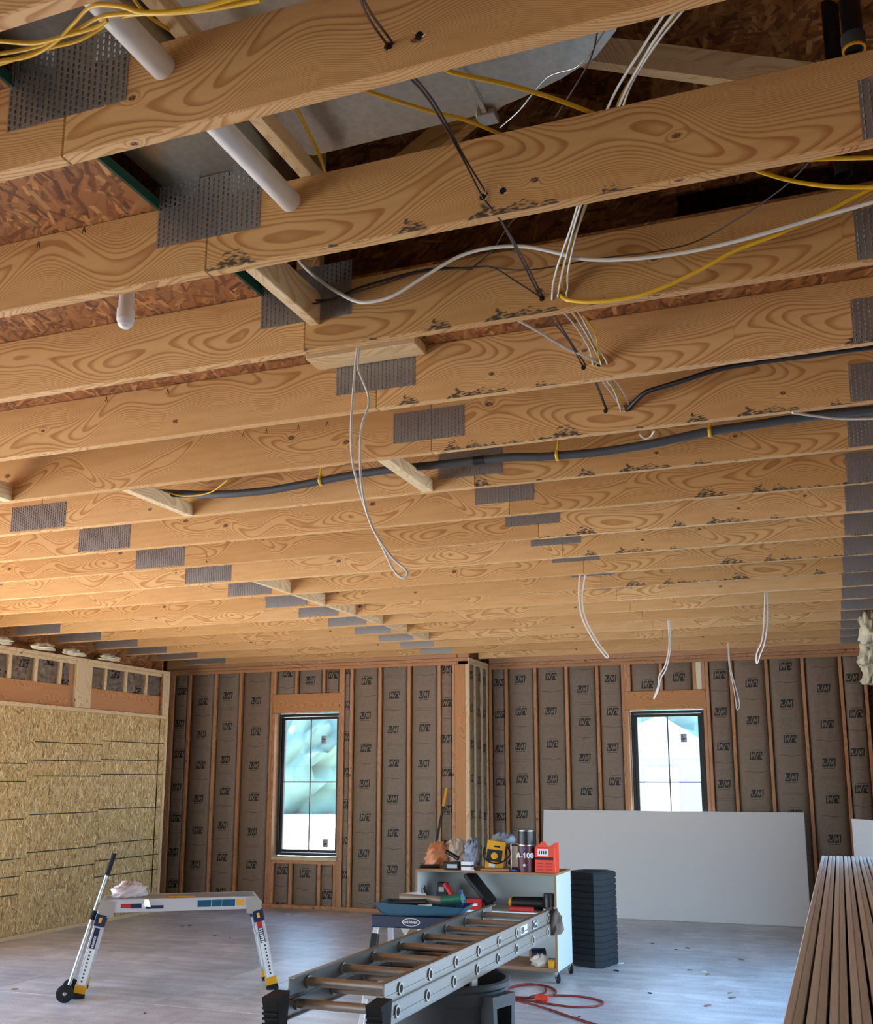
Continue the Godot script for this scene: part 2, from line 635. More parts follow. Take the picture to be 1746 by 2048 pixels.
	M.bag_blue = mat(Color(0.62, 0.68, 0.76), 0.35)
	M.rag = mat(Color(0.84, 0.78, 0.77), 0.85)
	M.cardboard = mat(Color(0.66, 0.52, 0.37), 0.85)
	M.blue = mat(Color(0.12, 0.28, 0.55), 0.5)
	M.gravel = mat(Color(0.76, 0.755, 0.735), 0.95)
	M.leaf = mat(Color(0.40, 0.52, 0.46), 0.8)
	M.bark = mat(Color(0.42, 0.37, 0.32), 0.9)
	M.siding = mat(Color(0.52, 0.60, 0.68), 0.8)
	M.shingle = mat(Color(0.60, 0.62, 0.66), 0.9)

# ---------- shell ----------
func lumber(called: String, lo: Vector3, hi: Vector3, parent: Node, m: Material = null, g := -1) -> MeshInstance3D:
	var d := hi - lo
	if g < 0:
		g = 0 if d.x >= d.y and d.x >= d.z else (1 if d.y >= d.z else 2)
	if m == null:
		m = M.fir[rng.randi() % 5]
	var mid := (lo + hi) / 2.0
	return put(called, bmesh(lo - mid, hi - mid, 0.003, g, Vector2(rng.randf() * 3.0, rng.randf())), m, parent, mid)

# kraft-faced batt between two studs, local z is towards the room
func batt(parent: Node, x0: float, x1: float, y0: float, y1: float, z := -0.018, crumple := 0.009, bulge := 0.018, busy := 1.0) -> void:
	var w := x1 - x0
	var h := y1 - y0
	var nx := 12 if busy < 1.5 else 26
	var ny := maxi(6, int(h / (0.05 / busy)))
	var nz := FastNoiseLite.new()
	nz.seed = rng.randi() % 100000
	nz.frequency = 1.0
	nz.fractal_octaves = 3
	var st := ST()
	st.set_smooth_group(0)
	var uo := Vector2((rng.randf() - 0.5) * 0.03 / 0.4, rng.randf())
	var P := func(i: int, j: int) -> Vector3:
		var u := float(i) / nx
		var v := float(j) / ny
		var e := 4.0 * u * (1.0 - u)
		var ev := minf(1.0, minf(v, 1.0 - v) * h / 0.06)
		var folds := (1.0 - absf(nz.get_noise_2d((u * w * 7.0 + v * h * 2.2) * busy, (v * h * 3.0 - u * w * 3.0) * busy)) * 2.4) * crumple
		var dz := bulge * pow(e, 0.45) * (0.4 + 0.6 * ev) + folds * pow(e, 0.3)
		return Vector3((u - 0.5) * w, (v - 0.5) * h, dz - 0.05 * (1.0 - pow(e, 0.22)))
	for j in ny:
		for i in nx:
			for t in [[0, 0], [0, 1], [1, 1], [0, 0], [1, 1], [1, 0]]:
				var p: Vector3 = P.call(i + t[0], j + t[1])
				st.set_uv(Vector2(p.x + uo.x * 0.43, p.y + uo.y * 0.83))
				st.add_vertex(p)
	# wool core behind the facing
	st.generate_normals()
	put("insulation_batt", st.commit(), M.kraft[rng.randi() % 6], parent, Vector3((x0 + x1) / 2.0, (y0 + y1) / 2.0, z))

func stud(parent: Node, x: float, y0: float, y1: float, w := 0.038, m: Material = null, z := 0.0) -> void:
	lumber("stud", Vector3(x - w / 2, y0, z - 0.14), Vector3(x + w / 2, y1, z), parent, m)

# studs at centre positions with batts between them
func bays(parent: Node, xs: Array, y0: float, y1: float) -> void:
	for i in xs.size() - 1:
		if xs[i + 1] - xs[i] > 0.06:
			batt(parent, xs[i] + 0.018, xs[i + 1] - 0.018, y0, y1)

func sheathing(parent: Node, x0: float, x1: float, y0: float, y1: float, hole: Array = [], z0 := -0.165, z1 := -0.15, m: Material = null) -> void:
	var parts := [[x0, x1, y0, y1]]
	if hole.size():
		parts = [[x0, hole[0], y0, y1], [hole[1], x1, y0, y1], [hole[0], hole[1], y0, hole[2]], [hole[0], hole[1], hole[3], y1]]
	for p in parts:
		if p[1] - p[0] > 0.01 and p[3] - p[2] > 0.01:
			put("sheathing", bmesh(Vector3(p[0], p[2], z0), Vector3(p[1], p[3], z1)), m if m else M.deck, parent)

func build_shell() -> void:
	var top := CEIL
	# floor: slab cast in bays with sawn control joints
	var fl := thing("floor", "grey concrete slab floor with sawn control joints", "floor", Vector3.ZERO, "", 0.0, "structure")
	put("joint_base", bmesh(Vector3(-8.8, -0.16, -13.1), Vector3(0.9, -0.012, 3.2)), M.joint, fl)
	var gx := [-8.8, -6.15, -4.21, 0.9]
	var gz := [-13.1, -6.64, 3.2]
	for i in 3:
		for j in 2:
			put("slab", bmesh(Vector3(gx[i] + 0.003, -0.1, gz[j] + 0.003), Vector3(gx[i + 1] - 0.003, 0, gz[j + 1] - 0.003), 0.002, 0, Vector2(rng.randf(), rng.randf()) * 0.2), M.slab, fl)
	# back wall, left part
	var wb := thing("wall_back", "back wall of exposed studs with brown paper-faced insulation around the left window", "wall", Vector3(0, 0, -11.95), "", 0.0, "structure")
	var o1 := [-6.754, -5.844, 0.612, 2.399]
	sheathing(wb, -8.7, -4.11, -0.1, 3.3, o1)
	lumber("bottom_plate", Vector3(-8.45, 0, -0.14), Vector3(-4.12, 0.042, 0.002), wb)
	lumber("top_plate", Vector3(-8.45, top - 0.038, -0.14), Vector3(-4.12, top, 0.003), wb)
	lumber("top_plate", Vector3(-8.45, top - 0.078, -0.14), Vector3(-4.12, top - 0.04, 0), wb)
	lumber("rim_board", Vector3(-8.45, top + 0.002, -0.06), Vector3(-4.12, top + 0.235, -0.012), wb)
	var t := top - 0.078
	var s1 := [-8.37, -8.33, -8.073, -7.665, -7.28, -6.812]
	var s2 := [-5.79, -5.675, -5.286, -4.893, -4.496, -4.31]
	for x in s1 + s2:
		stud(wb, x, 0.042, t)
	bays(wb, s1, 0.045, t)
	bays(wb, s2, 0.045, t)
	stud(wb, -6.773, 0.042, 2.399)
	stud(wb, -5.826, 0.042, 2.399)
	stud(wb, -6.773, 2.641, t)
	stud(wb, -5.826, 2.641, t)
	lumber("header", Vector3(-6.79, 2.402, -0.14), Vector3(-5.81, 2.639, 0.001), wb, M.header)
	lumber("sill", Vector3(-6.75, 0.572, -0.14), Vector3(-5.848, 0.610, 0.004), wb, M.spruce)
	lumber("sill", Vector3(-6.75, 0.532, -0.14), Vector3(-5.848, 0.570, 0.0), wb)
	for x in [-6.46, -6.065]:
		stud(wb, x, 2.641, t)
	for x in [-6.735, -6.478, -6.079, -5.866]:
		stud(wb, x, 0.042, 0.532)
	bays(wb, [-6.773, -6.46, -6.065, -5.826], 2.643, t)
	bays(wb, [-6.735, -6.478, -6.079, -5.866], 0.045, 0.53)
	lumber("corner_post", Vector3(-4.289, 0.042, -0.14), Vector3(-4.158, t, 0.006), wb, M.header)
	# return towards the recess
	var wr := thing("wall_return", "narrow return wall beside the orange wood corner post", "wall", Vector3(-4.11, 0, 0), "", PI / 2, "structure")
	sheathing(wr, 11.95, 12.9, -0.1, 3.3, [], -0.16, -0.15)
	lumber("bottom_plate", Vector3(11.95, 0, -0.14), Vector3(12.7, 0.042, 0.002), wr)
	lumber("top_plate", Vector3(11.95, t, -0.14), Vector3(12.7, top - 0.04, 0), wr, M.spruce)
	lumber("top_plate", Vector3(11.95, top - 0.038, -0.14), Vector3(12.7, top, 0.002), wr, M.spruce)
	var s3 := [11.97, 12.19, 12.46, 12.68]
	for x in s3:
		stud(wr, x, 0.042, t, 0.038, M.spruce)
	bays(wr, s3, 0.045, t)
	# recessed back wall, right part
	var wc := thing("wall_recess", "recessed back wall of studs and insulation behind the leaning drywall sheet", "wall", Vector3(0, 0, -12.7), "", 0.0, "structure")
	var o2 := [-2.338, -1.448, 0.612, 2.387]
	sheathing(wc, -4.3, 0.8, -0.1, 3.3, o2)
	lumber("bottom_plate", Vector3(-4.1, 0, -0.14), Vector3(0.6, 0.042, 0.002), wc)
	lumber("top_plate", Vector3(-4.1, top - 0.038, -0.14), Vector3(0.6, top, 0.003), wc)
	lumber("top_plate", Vector3(-4.1, t, -0.14), Vector3(0.6, top - 0.04, 0), wc)
	lumber("rim_board", Vector3(-4.1, top + 0.002, -0.06), Vector3(0.6, top + 0.235, -0.012), wc)
	var s4 := [-4.085, -3.874, -3.495, -3.093, -2.706, -2.39]
	var s5 := [-1.39, -1.113, -0.713, -0.315, 0.09, 0.345]
	for x in s4 + s5:
		stud(wc, x, 0.042, t)
	bays(wc, s4, 0.045, t)
	bays(wc, s5, 0.045, t)
	stud(wc, -2.355, 0.042, 2.387)
	stud(wc, -1.43, 0.042, 2.387)
	for x in [-2.352, -2.315, -1.93, -1.536, -1.43]:
		stud(wc, x, 2.609, t)
	bays(wc, [-2.315, -1.93, -1.536], 2.612, t)
	put("foam_strip", bmesh(Vector3(-1.515, 2.61, -0.02), Vector3(-1.45, t, 0.004), 0.004), M.fluff, wc)
	lumber("header", Vector3(-2.372, 2.39, -0.14), Vector3(-1.412, 2.607, 0.001), wc, M.header)
	lumber("sill", Vector3(-2.334, 0.572, -0.14), Vector3(-1.452, 0.610, 0.004), wc, M.spruce)
	for x in [-2.32, -1.93, -1.536]:
		stud(wc, x, 0.042, 0.57)
	bays(wc, [-2.32, -1.93, -1.536], 0.045, 0.57)
	# left wall: strand board over a closed door opening
	var wl := thing("wall_left", "left wall of yellow strand board panels under wood headers", "wall", Vector3(-7.8, 0, 0), "", PI / 2, "structure")
	var seams := [7.54, 8.72, 9.88, 11.06]
	for i in 3:
		var m: StandardMaterial3D = M.osb[i]
		m.uv1_scale = Vector3(1.0 / (seams[i + 1] - seams[i]), -1.0 / 2.256, 1)
		m.uv1_offset = Vector3(-seams[i] / (seams[i + 1] - seams[i]), 1.0 + 0.04 / 2.256, 0)
		put("strand_board_panel", bmesh(Vector3(seams[i] + 0.003, 0.042, -0.011), Vector3(seams[i + 1] - 0.003, 2.294, 0), 0.001), m, wl)
	lumber("bottom_plate", Vector3(7.2, 0, -0.14), Vector3(11.08, 0.04, 0.012), wl, M.spruce)
	lumber("ledger", Vector3(2.0, 2.296, -0.14), Vector3(11.06, 2.338, 0.014), wl, M.spruce)
	lumber("header", Vector3(2.0, 2.34, -0.10), Vector3(9.29, 2.572, -0.018), wl, M.header)
	lumber("header", Vector3(9.64, 2.34, -0.10), Vector3(10.97, 2.572, -0.018), wl, M.header)
	lumber("post", Vector3(9.29, 2.34, -0.14), Vector3(9.37, 2.888, -0.045), wl)
	lumber("post", Vector3(9.372, 2.34, -0.14), Vector3(9.625, 2.888, 0.01), wl, M.spruce)
	lumber("top_plate", Vector3(-3, 2.852, -0.14), Vector3(9.37, 2.89, 0.002), wl, M.spruce)
	lumber("top_plate", Vector3(-3, 2.812, -0.14), Vector3(9.37, 2.85, 0), wl, M.spruce)
	lumber("top_plate", Vector3(9.63, 2.852, -0.14), Vector3(11.1, 2.89, 0.002), wl, M.spruce)
	lumber("top_plate", Vector3(9.63, 2.812, -0.14), Vector3(11.1, 2.85, 0), wl, M.spruce)
	for x in [7.96, 8.374, 8.747, 9.119, 9.876, 10.249, 10.645]:
		stud(wl, x, 2.572, 2.812, 0.038, M.spruce)
	for b in [[7.98, 8.355], [8.395, 8.725], [8.77, 9.10], [9.14, 9.29], [9.64, 9.855], [9.9, 10.225], [10.275, 10.62], [10.665, 10.97]]:
		batt(wl, b[0], b[1], 2.574, 2.812, -0.05, 0.045, 0.02, 2.2)
	lumber("end_post", Vector3(10.975, 2.34, -0.14), Vector3(11.06, 2.89, 0.012), wl, M.spruce)
	lumber("end_post", Vector3(11.062, 0.042, -0.14), Vector3(11.1, 2.89, 0.014), wl, M.spruce)
	sheathing(wl, 7.2, 11.1, -0.1, 3.3, [], -0.165, -0.15)
	sheathing(wl, -3.2, -1.5, -0.1, 3.3, [], -0.165, -0.0)
	sheathing(wl, -1.5, 7.2, 2.3, 3.3, [], -0.165, -0.12)
	# offset piece of the left wall next to the back corner
	var wo := thing("wall_corner", "dark insulated corner beyond the strand board", "wall", Vector3(-8.42, 0, 0), "", PI / 2, "structure")
	sheathing(wo, 10.9, 12.1, -0.1, 3.3)
	stud(wo, 11.3, 0.0, t)
	stud(wo, 11.72, 0.0, t)
	bays(wo, [10.95, 11.3, 11.72, 11.95], 0.0, t)
	put("sheathing", bmesh(Vector3(10.94, -0.1, -0.1), Vector3(10.96, 3.3, 0.62)), M.deck, wo)
	# right wall with a wide door opening outside the picture
	var wg := thing("wall_right", "right wall of studs seen edge-on with torn insulation", "wall", Vector3(0.43, 0, 0), "", -PI / 2, "structure")
	var od := [-9.7, -4.75, 0.0, 2.25]
	sheathing(wg, -13.0, 3.2, -0.1, 3.4, od, -0.3, -0.15, M.gypsum)
	for x in [-12.66, -12.25, -11.85, -11.45, -11.05, -10.65, -10.25, -9.85, -9.72]:
		stud(wg, x, 0.042, t, 0.038)
	bays(wg, [-12.66, -12.25, -11.85, -11.45, -11.05, -10.65, -10.25, -9.85], 0.045, t)
	lumber("top_plate", Vector3(-12.7, t, -0.14), Vector3(3.0, top - 0.002, 0), wg)
	for x in [-4.7, -4.3, -3.9, -3.5, -3.1, -2.7, -2.3, -1.9, -1.5, -1.1, -0.7, -0.3, 0.1, 0.5]:
		stud(wg, x, 0.042, t, 0.038)
	lumber("header", Vector3(-9.7, 2.25, -0.14), Vector3(-4.72, 2.48, 0), wg, M.header)
	# unseen front wall behind the camera; its opening is added to light the near joists
	var wf := thing("wall_front", "sheathed wall behind the camera with an opening added for daylight", "wall", Vector3(0, 0, 2.9), "", PI, "structure")
	sheathing(wf, -0.9, 8.9, -0.1, 3.4, [5.0, 7.6, -0.1, 2.4], -0.165, 0.0, M.gypsum)
	# roof over the trusses
	var rf := thing("roof", "dark gable roof sheathing above the trusses", "roof", Vector3.ZERO, "", 0.0, "structure")
	put("roof_deck", pmesh([Vector2(-9.0, 3.26), Vector2(-3.7, 5.6), Vector2(1.3, 3.26), Vector2(1.3, 3.30), Vector2(-3.7, 5.64), Vector2(-9.0, 3.30)], -13.6, 3.6), M.deck, rf)
	for z in [-12.95, 3.0]:
		put("gable", pmesh([Vector2(-8.9, 3.2), Vector2(0.9, 3.2), Vector2(-3.7, 5.6)], z - 0.02, z + 0.02), M.deck, rf)
	put("soffit", bmesh(Vector3(-9.0, 3.24, -13.6), Vector3(-7.9, 3.26, 3.6)), M.deck, rf)
	put("soffit", bmesh(Vector3(0.5, 3.24, -13.6), Vector3(1.3, 3.26, 3.6)), M.deck, rf)
	window("window_1", "left window with a black frame, four panes and two stickers", o1, -12.05, true)
	window("window_2", "right window with a black frame above the leaning drywall", o2, -12.80, false)

func window(called: String, label: String, o: Array, z: float, low_sticker: bool) -> void:
	var w := thing(called, label, "window", Vector3((o[0] + o[1]) / 2.0, o[2], z), "", 0.0, "structure")
	var hw: float = (o[1] - o[0]) / 2.0 - 0.012
	var h: float = o[3] - o[2]
	var fr := func(nm: String, a: float, y0: float, y1: float, wd: float, z0: float, z1: float) -> void:
		put(nm, bmesh(Vector3(-a, y0, z0), Vector3(-a + wd, y1, z1), 0.003), M.frame_black, w)
		put(nm, bmesh(Vector3(a - wd, y0, z0), Vector3(a, y1, z1), 0.003), M.frame_black, w)
		put(nm, bmesh(Vector3(-a + wd, y0, z0), Vector3(a - wd, y0 + wd, z1), 0.003), M.frame_black, w)
		put(nm, bmesh(Vector3(-a + wd, y1 - wd, z0), Vector3(a - wd, y1, z1), 0.003), M.frame_black, w)
	fr.call("frame", hw, 0.012, h - 0.012, 0.034, -0.075, 0.0)
	fr.call("sash", hw - 0.036, 0.05, h - 0.05, 0.036, -0.06, -0.02)
	put("pane", bmesh(Vector3(-hw + 0.06, 0.07, -0.043), Vector3(hw - 0.06, h - 0.07, -0.039)), M.glass, w)
	var gy := 1.53 - 0.612
	put("grille_bar", bmesh(Vector3(-0.007, 0.085, -0.05), Vector3(0.007, h - 0.085, -0.034), 0.002), M.frame_black, w)
	put("grille_bar", bmesh(Vector3(-hw + 0.07, gy - 0.007, -0.05), Vector3(hw - 0.07, gy + 0.007, -0.034), 0.002), M.frame_black, w)
	var sts := [[0.185, h - 0.34]]
	if low_sticker:
		sts.append([0.235, 0.17])
	for s in sts:
		var k := put("sticker", bmesh(Vector3(-0.036, -0.05, -0.001), Vector3(0.036, 0.05, 0.001)), M.sticker, w, Vector3(s[0], s[1], -0.037))
		for i in 5:
			put("print", bmesh(Vector3(-0.03, -0.042 + i * 0.018, 0.001), Vector3(0.012 * (i % 3) - 0.002, -0.034 + i * 0.018, 0.0015)), M.ink, k)

# ---------- ceiling ----------
func chord_z(i: int) -> float:
	return -1.372 if i == 0 else -(1.2006 + 0.6096 * i) + 0.019

# punched steel plate: bars, bridges between the slots, and the bent edge of each tooth
var plate_meshes := {}
func plate_mesh(w: float, h: float) -> Mesh:
	var key := "%d_%d" % [roundi(w * 100), roundi(h * 100)]
	if plate_meshes.has(key):
		return plate_meshes[key]
	var st := ST()
	var cols := maxi(2, roundi(w / 0.0165))
	var rows := maxi(2, roundi(h / 0.0165))
	var cw := w / cols
	var rh := h / rows
	for c in cols + 1:
		var xa := maxf(0.0, (c - 0.5) * cw + 0.0028)
		var xb := minf(w, (c + 0.5) * cw - 0.0028)
		box(st, Vector3(xa, 0, 0.0035), Vector3(xb, h, 0.0048))
	for c in cols:
		var x := (c + 0.5) * cw
		var sh := 0.5 if c % 2 else 0.0
		for r in rows + 1:
			var ya := maxf(0.0, (r - sh) * rh - 0.0030)
			var yb := minf(h, (r - sh) * rh + 0.0030)
			if yb > ya:
				box(st, Vector3(x - 0.0029, ya, 0.0035), Vector3(x + 0.0029, yb, 0.0048))
		for r in rows:
			var y := (r + 0.5 - sh) * rh
			if y > 0.005 and y < h - 0.005:
				quad(st, Vector3(x - 0.0028, y - 0.005, 0.0046), Vector3(x - 0.0028, y + 0.005, 0.0046), Vector3(x - 0.0004, y + 0.004, 0.0085), Vector3(x - 0.0004, y - 0.004, 0.0085), Vector3(-0.8, 0, 0.6))
	plate_meshes[key] = st.commit()
	return plate_meshes[key]

func plate(parent: Node, x0: float, x1: float, y0: float, y1: float) -> void:
	put("nail_plate", plate_mesh(x1 - x0, y1 - y0), M.plate, parent, Vector3(x0, y0 + CEIL, 0.0165))

func build_ceiling() -> void:
	# strand board deck laid over the trusses, open above the first bays on the right
	var ce := thing("ceiling", "brown strand board deck lying on top of the ceiling joists", "ceiling", Vector3.ZERO, "", 0.0, "structure")
	var dy := CEIL + CHORD
	var zs := [3.0, 1.78, 0.56, -0.66, -1.88, -3.01]
	for i in 5:
		var a := -8.3
		for b in [-6.5, -4.06, -1.80]:
			put("deck_panel", bmesh(Vector3(a + 0.002, dy, zs[i + 1] + 0.002), Vector3(b - 0.002, dy + 0.019, zs[i] - 0.002), 0.001, 2, Vector2(rng.randf(), rng.randf())), M.deck, ce)
			a = b
	put("deck_edge", bmesh(Vector3(-1.80, dy - 0.001, -3.0), Vector3(-1.792, dy + 0.03, 3.0)), M.green_edge, ce)
	var z := -3.01
	while z > -12.8:
		var z2 := maxf(z - 1.22, -12.85)
		var a := -8.3
		for b in [-6.5, -4.06, -1.62, 0.62]:
			put("deck_panel", bmesh(Vector3(a + 0.002, dy, z2 + 0.002), Vector3(b - 0.002, dy + 0.019, z - 0.002), 0.001, 2, Vector2(rng.randf(), rng.randf())), M.deck, ce)
			a = b
		z = z2
	# the trusses: bottom chords spliced at nail plates
	for i in 19:
		var lab := "wooden truss bottom chord across the ceiling, %s from the camera" % NTH[i]
		if i == 18:
			lab = "wooden truss bottom chord against the recessed back wall, last from the camera"
		var t := thing("roof_truss", lab, "truss", Vector3(0, 0, chord_z(i)), "ceiling trusses")
		var cuts := [-8.05, -4.35, -1.62, 0.55]
		if i == 18:
			cuts = [-4.05, -1.62, 0.55]
		for k in cuts.size() - 1:
			var right := k == cuts.size() - 2
			var m: Material = M.pine[(i * 4 + k * 3) % 9]
			if right and i >= 2 and i <= 11:
				m = M.pine[9 + i % 4]
			var st := ST()
			box(st, Vector3(cuts[k] + 0.0002, CEIL, -0.019), Vector3(cuts[k + 1] - 0.0002, CEIL + CHORD, 0.019), 0.0035, 0, Vector2(rng.randf() * 3.0, -CEIL))
			put("bottom_chord", st.commit(), m, t)
		# splice plates
		if i <= 3:
			plate(t, -1.795, -1.444, 0.105, 0.305)
			lumber("web", Vector3(-1.66, CEIL + CHORD, -0.019), Vector3(-1.57, 4.1, 0.019), t, M.pine[i])
		elif i <= 12:
			var yb: float = [0.075, 0.060, 0.058, 0.075, 0.085, 0.09, 0.095, 0.10, 0.10][i - 4]
			var sx := -1.80 - 0.008 * (i - 4)
			plate(t, sx, sx + 0.345, yb, yb + 0.145)
		if i >= 6 and i <= 17:
			plate(t, -4.575, -4.17, 0.014, 0.012 + 0.155)
		if i >= 9 and i <= 11:
			plate(t, -6.9 + (11 - i) * 0.1, -6.55 + (11 - i) * 0.1, 0.12, 0.2)
		if i >= 15 and i <= 17:
			plate(t, -2.35, -1.95, 0.11, 0.19)
		# heel plates over the side walls
		var hx: float = 0.158 - 0.003 * i
		plate(t, hx, hx + 0.385, 0.004, 0.16)
		if i >= 12 and i < 18:
			plate(t, -7.85, -7.3 + 0.02 * (i % 3), 0.01, 0.2)
	# drilled holes, their shade painted as dark discs, and toe-nails as chord parts
	var holes := [[1, Vector3(-0.780, 3.078, -1.772)], [1, Vector3(-0.710, 3.084, -1.772)], [2, Vector3(-0.772, 3.071, -2.382)], [2, Vector3(-0.717, 3.077, -2.382)], [3, Vector3(-0.776, 3.061, -2.991)], [3, Vector3(-0.719, 3.063, -2.991)], [4, Vector3(-0.782, 3.064, -3.601)], [4, Vector3(-0.722, 3.067, -3.601)], [5, Vector3(-0.825, 3.107, -4.211)], [5, Vector3(-0.734, 3.102, -4.211)]]
	for h in holes:
		var t: Node3D = get_node("roof_truss_%03d" % h[0])
		put("drill_hole_shade", tmesh([Vector3(h[1].x, h[1].y, 0.010), Vector3(h[1].x, h[1].y, 0.0196)], 0.0095, 14), M.rubber, t)
		for k in 3:
			var a := rng.randf() * TAU
			var c := Vector3(h[1].x, h[1].y, 0.0195) + Vector3(cos(a), sin(a), 0) * 0.009
			put("splinter", tmesh([c, c + Vector3(cos(a + 0.7), sin(a + 0.7), 0.6) * 0.011], 0.0018, 5, 0.0006), M.spruce, t)
	var nails := [[2, Vector3(-2.243, 3.223, -2.382)], [2, Vector3(-2.069, 3.238, -2.382)], [4, Vector3(-2.936, 3.230, -3.601)], [4, Vector3(-2.614, 3.222, -3.601)], [5, Vector3(-2.602, 3.218, -4.211)], [5, Vector3(-2.474, 3.220, -4.211)], [5, Vector3(-2.300, 3.219, -4.211)], [5, Vector3(-2.146, 3.218, -4.211)], [8, Vector3(-3.989, 3.086, -5.430)], [8, Vector3(-3.987, 3.044, -5.430)]]
	for h in nails:
		var t: Node3D = get_node("roof_truss_%03d" % h[0])
		for s in [-1.0, 1.0]:
			put("pencil_mark", tmesh([Vector3(h[1].x, h[1].y + 0.008, 0.0192), Vector3(h[1].x + s * 0.006, h[1].y - 0.014, 0.0192)], 0.0012, 5), M.wire_brown, t)
	var c5: Node3D = get_node("roof_truss_002")
	for q in [Vector3(0.106, 3.020, -2.401), Vector3(0.125, 3.021, -2.401), Vector3(0.138, 3.022, -2.401)]:
		put("red_pencil_mark", tmesh([Vector3(q.x - 0.004, CEIL - 0.0002, -0.008), Vector3(q.x + 0.004, CEIL - 0.0002, 0.008)], 0.0012, 5), M.red_ink, c5)
	# blocking between the chords
	var spots := [[3, -1.60, -1.56, 0.085, 0.20, 1], [6, -1.905, -1.845, 0.0, 0.06, 1], [6, -3.335, -3.285, 0.0, 0.07, 2], [5, -4.06, -4.0, 0.0, 0.09, 2]]
	for k in range(10, 16):
		spots.append([k, -4.03, -3.992, 0.006, 0.10, 0])
	var lb := ["pinkish block between the third and fourth joists in front of a nail plate", "pale weathered block between joists where the grey cable bundle passes", "short block between joists at the left end of the grey cable bundle", "dark block between joists at the left edge of the picture"]
	for k in spots.size():
		var s: Array = spots[k]
		var z1 := chord_z(s[0]) + 0.02
		var z0 := chord_z(s[0] - 1) - 0.02
		var l: String = lb[k] if k < 4 else "small lit block in the diagonal row between far joists, %s from the left" % NTH[k - 4]
		var o := put("blocking", bmesh(Vector3(-(s[2] - s[1]) / 2, 0, (z1 - z0) / 2), Vector3((s[2] - s[1]) / 2, s[4] - s[3], -(z1 - z0) / 2), 0.003, 2, Vector2(rng.randf(), 0)), M.spruce, null, Vector3((s[1] + s[2]) / 2, CEIL + s[3], (z0 + z1) / 2))
		tag(o, l, "block", "blocking between joists")
	# flat cleat over the gap at the fifth chord
	var cl := put("cleat", bmesh(Vector3(-0.235, -0.02, -0.06), Vector3(0.235, 0.02, 0.06), 0.003), M.spruce, null, Vector3(-1.64, CEIL + 0.212, -3.535))
	tag(cl, "short flat cleat with a dark end above a nail plate", "block")
	# plumbing
	var pv := put("vent_pipe", tmesh([Vector3(-1.345, 3.178, -0.6), Vector3(-1.345, 3.178, -2.385)], 0.031, 20), M.pvc, null)
	tag(pv, "white plastic pipe running through holes in the first joists", "pipe")
	var cap := thing("capped_pipe", "short white capped pipe end hanging below the deck", "pipe", Vector3(-2.16, 3.085, -2.72))
	put("pipe", lmesh([Vector2(0.026, 0.02), Vector2(0.026, 0.2)], 20), M.pvc, cap)
	put("cap", lmesh([Vector2(0.0, -0.02), Vector2(0.014, -0.016), Vector2(0.024, -0.006), Vector2(0.03, 0.012), Vector2(0.03, 0.05), Vector2(0.026, 0.05)], 20), M.pvc, cap)
	var dp := thing("drain_pipe", "black vertical drain pipe with a grey collar at top right", "pipe", Vector3(0.166, 3.483, -2.620))
	put("pipe", lmesh([Vector2(0.0, -0.05), Vector2(0.024, -0.05), Vector2(0.026, -0.03), Vector2(0.026, 0.9)], 20), M.abs, dp)
	put("collar", lmesh([Vector2(0.02, -0.055), Vector2(0.03, -0.055), Vector2(0.031, -0.02), Vector2(0.027, -0.015)], 20), M.wrap, dp)
	put("seal_ring", lmesh([Vector2(0.024, -0.060), Vector2(0.030, -0.060), Vector2(0.030, -0.054)], 20), M.yellow, dp)
	var dq := put("drain_pipe", lmesh([Vector2(0.024, 0.0), Vector2(0.024, 0.6)], 16), M.abs, null, Vector3(0.130, 3.253, -2.930))
	tag(dq, "dark vertical pipe standing between the third and fourth joists at the right edge", "pipe")
	# sheet-metal ducts resting on the trusses
	var d1 := put("sheet_metal_duct", bmesh(Vector3(-0.183, 0, -0.92), Vector3(0.183, 0.3, 0.92), 0.006), M.galv, null, Vector3(-1.61, CEIL + 0.307, -1.62))
	tag(d1, "narrow shiny galvanised duct mirroring the nail plates at upper left", "duct")
	var d2 := thing("sheet_metal_elbow", "large dull galvanised duct elbow above the second bay", "duct", Vector3(0, CEIL + 0.38, 0))
	var st2 := ST()
	xf = Transform3D(Basis(Vector3(1, 0, 0), Vector3(0, 0, -1), Vector3(0, 1, 0)), Vector3.ZERO)
	prism(st2, PackedVector2Array([Vector2(-1.36, 1.0), Vector2(-1.42, 2.30), Vector2(-1.40, 2.44), Vector2(-1.34, 2.50), Vector2(-0.80, 2.49), Vector2(-0.68, 2.46), Vector2(-0.56, 2.42), Vector2(-0.46, 2.37), Vector2(-0.39, 2.29), Vector2(-0.35, 2.15), Vector2(-0.33, 1.0)]), 0.0, 0.35)
	xf = Transform3D.IDENTITY
	put("shell", st2.commit(), M.galv, d2)
	put("seam", bmesh(Vector3(-0.80, -0.012, -2.50), Vector3(-0.785, 0.0, -1.2), 0.002), M.galv, d2)
	put("seam_clip", bmesh(Vector3(-0.82, -0.02, -2.52), Vector3(-0.765, 0.002, -2.47), 0.003), M.alu_dull, d2)
	var rn := put("duct_runner", bmesh(Vector3(-0.02, 0, -0.9), Vector3(0.02, 0.05, 0.9), 0.003, 2), M.spruce, null, Vector3(-1.30, CEIL + CHORD, -1.7))
	tag(rn, "pale wood strip lying beside the white pipe", "board")
	# attic framing seen through the opening
	var at := put("attic_brace", bmesh(Vector3(-0.45, -0.045, -0.02), Vector3(0.45, 0.045, 0.02), 0.003), M.spruce, null, Vector3(-0.285, 3.667, -2.850))
	at.rotation.z = -0.40
	tag(at, "pale diagonal brace in the dark attic at upper right", "board")
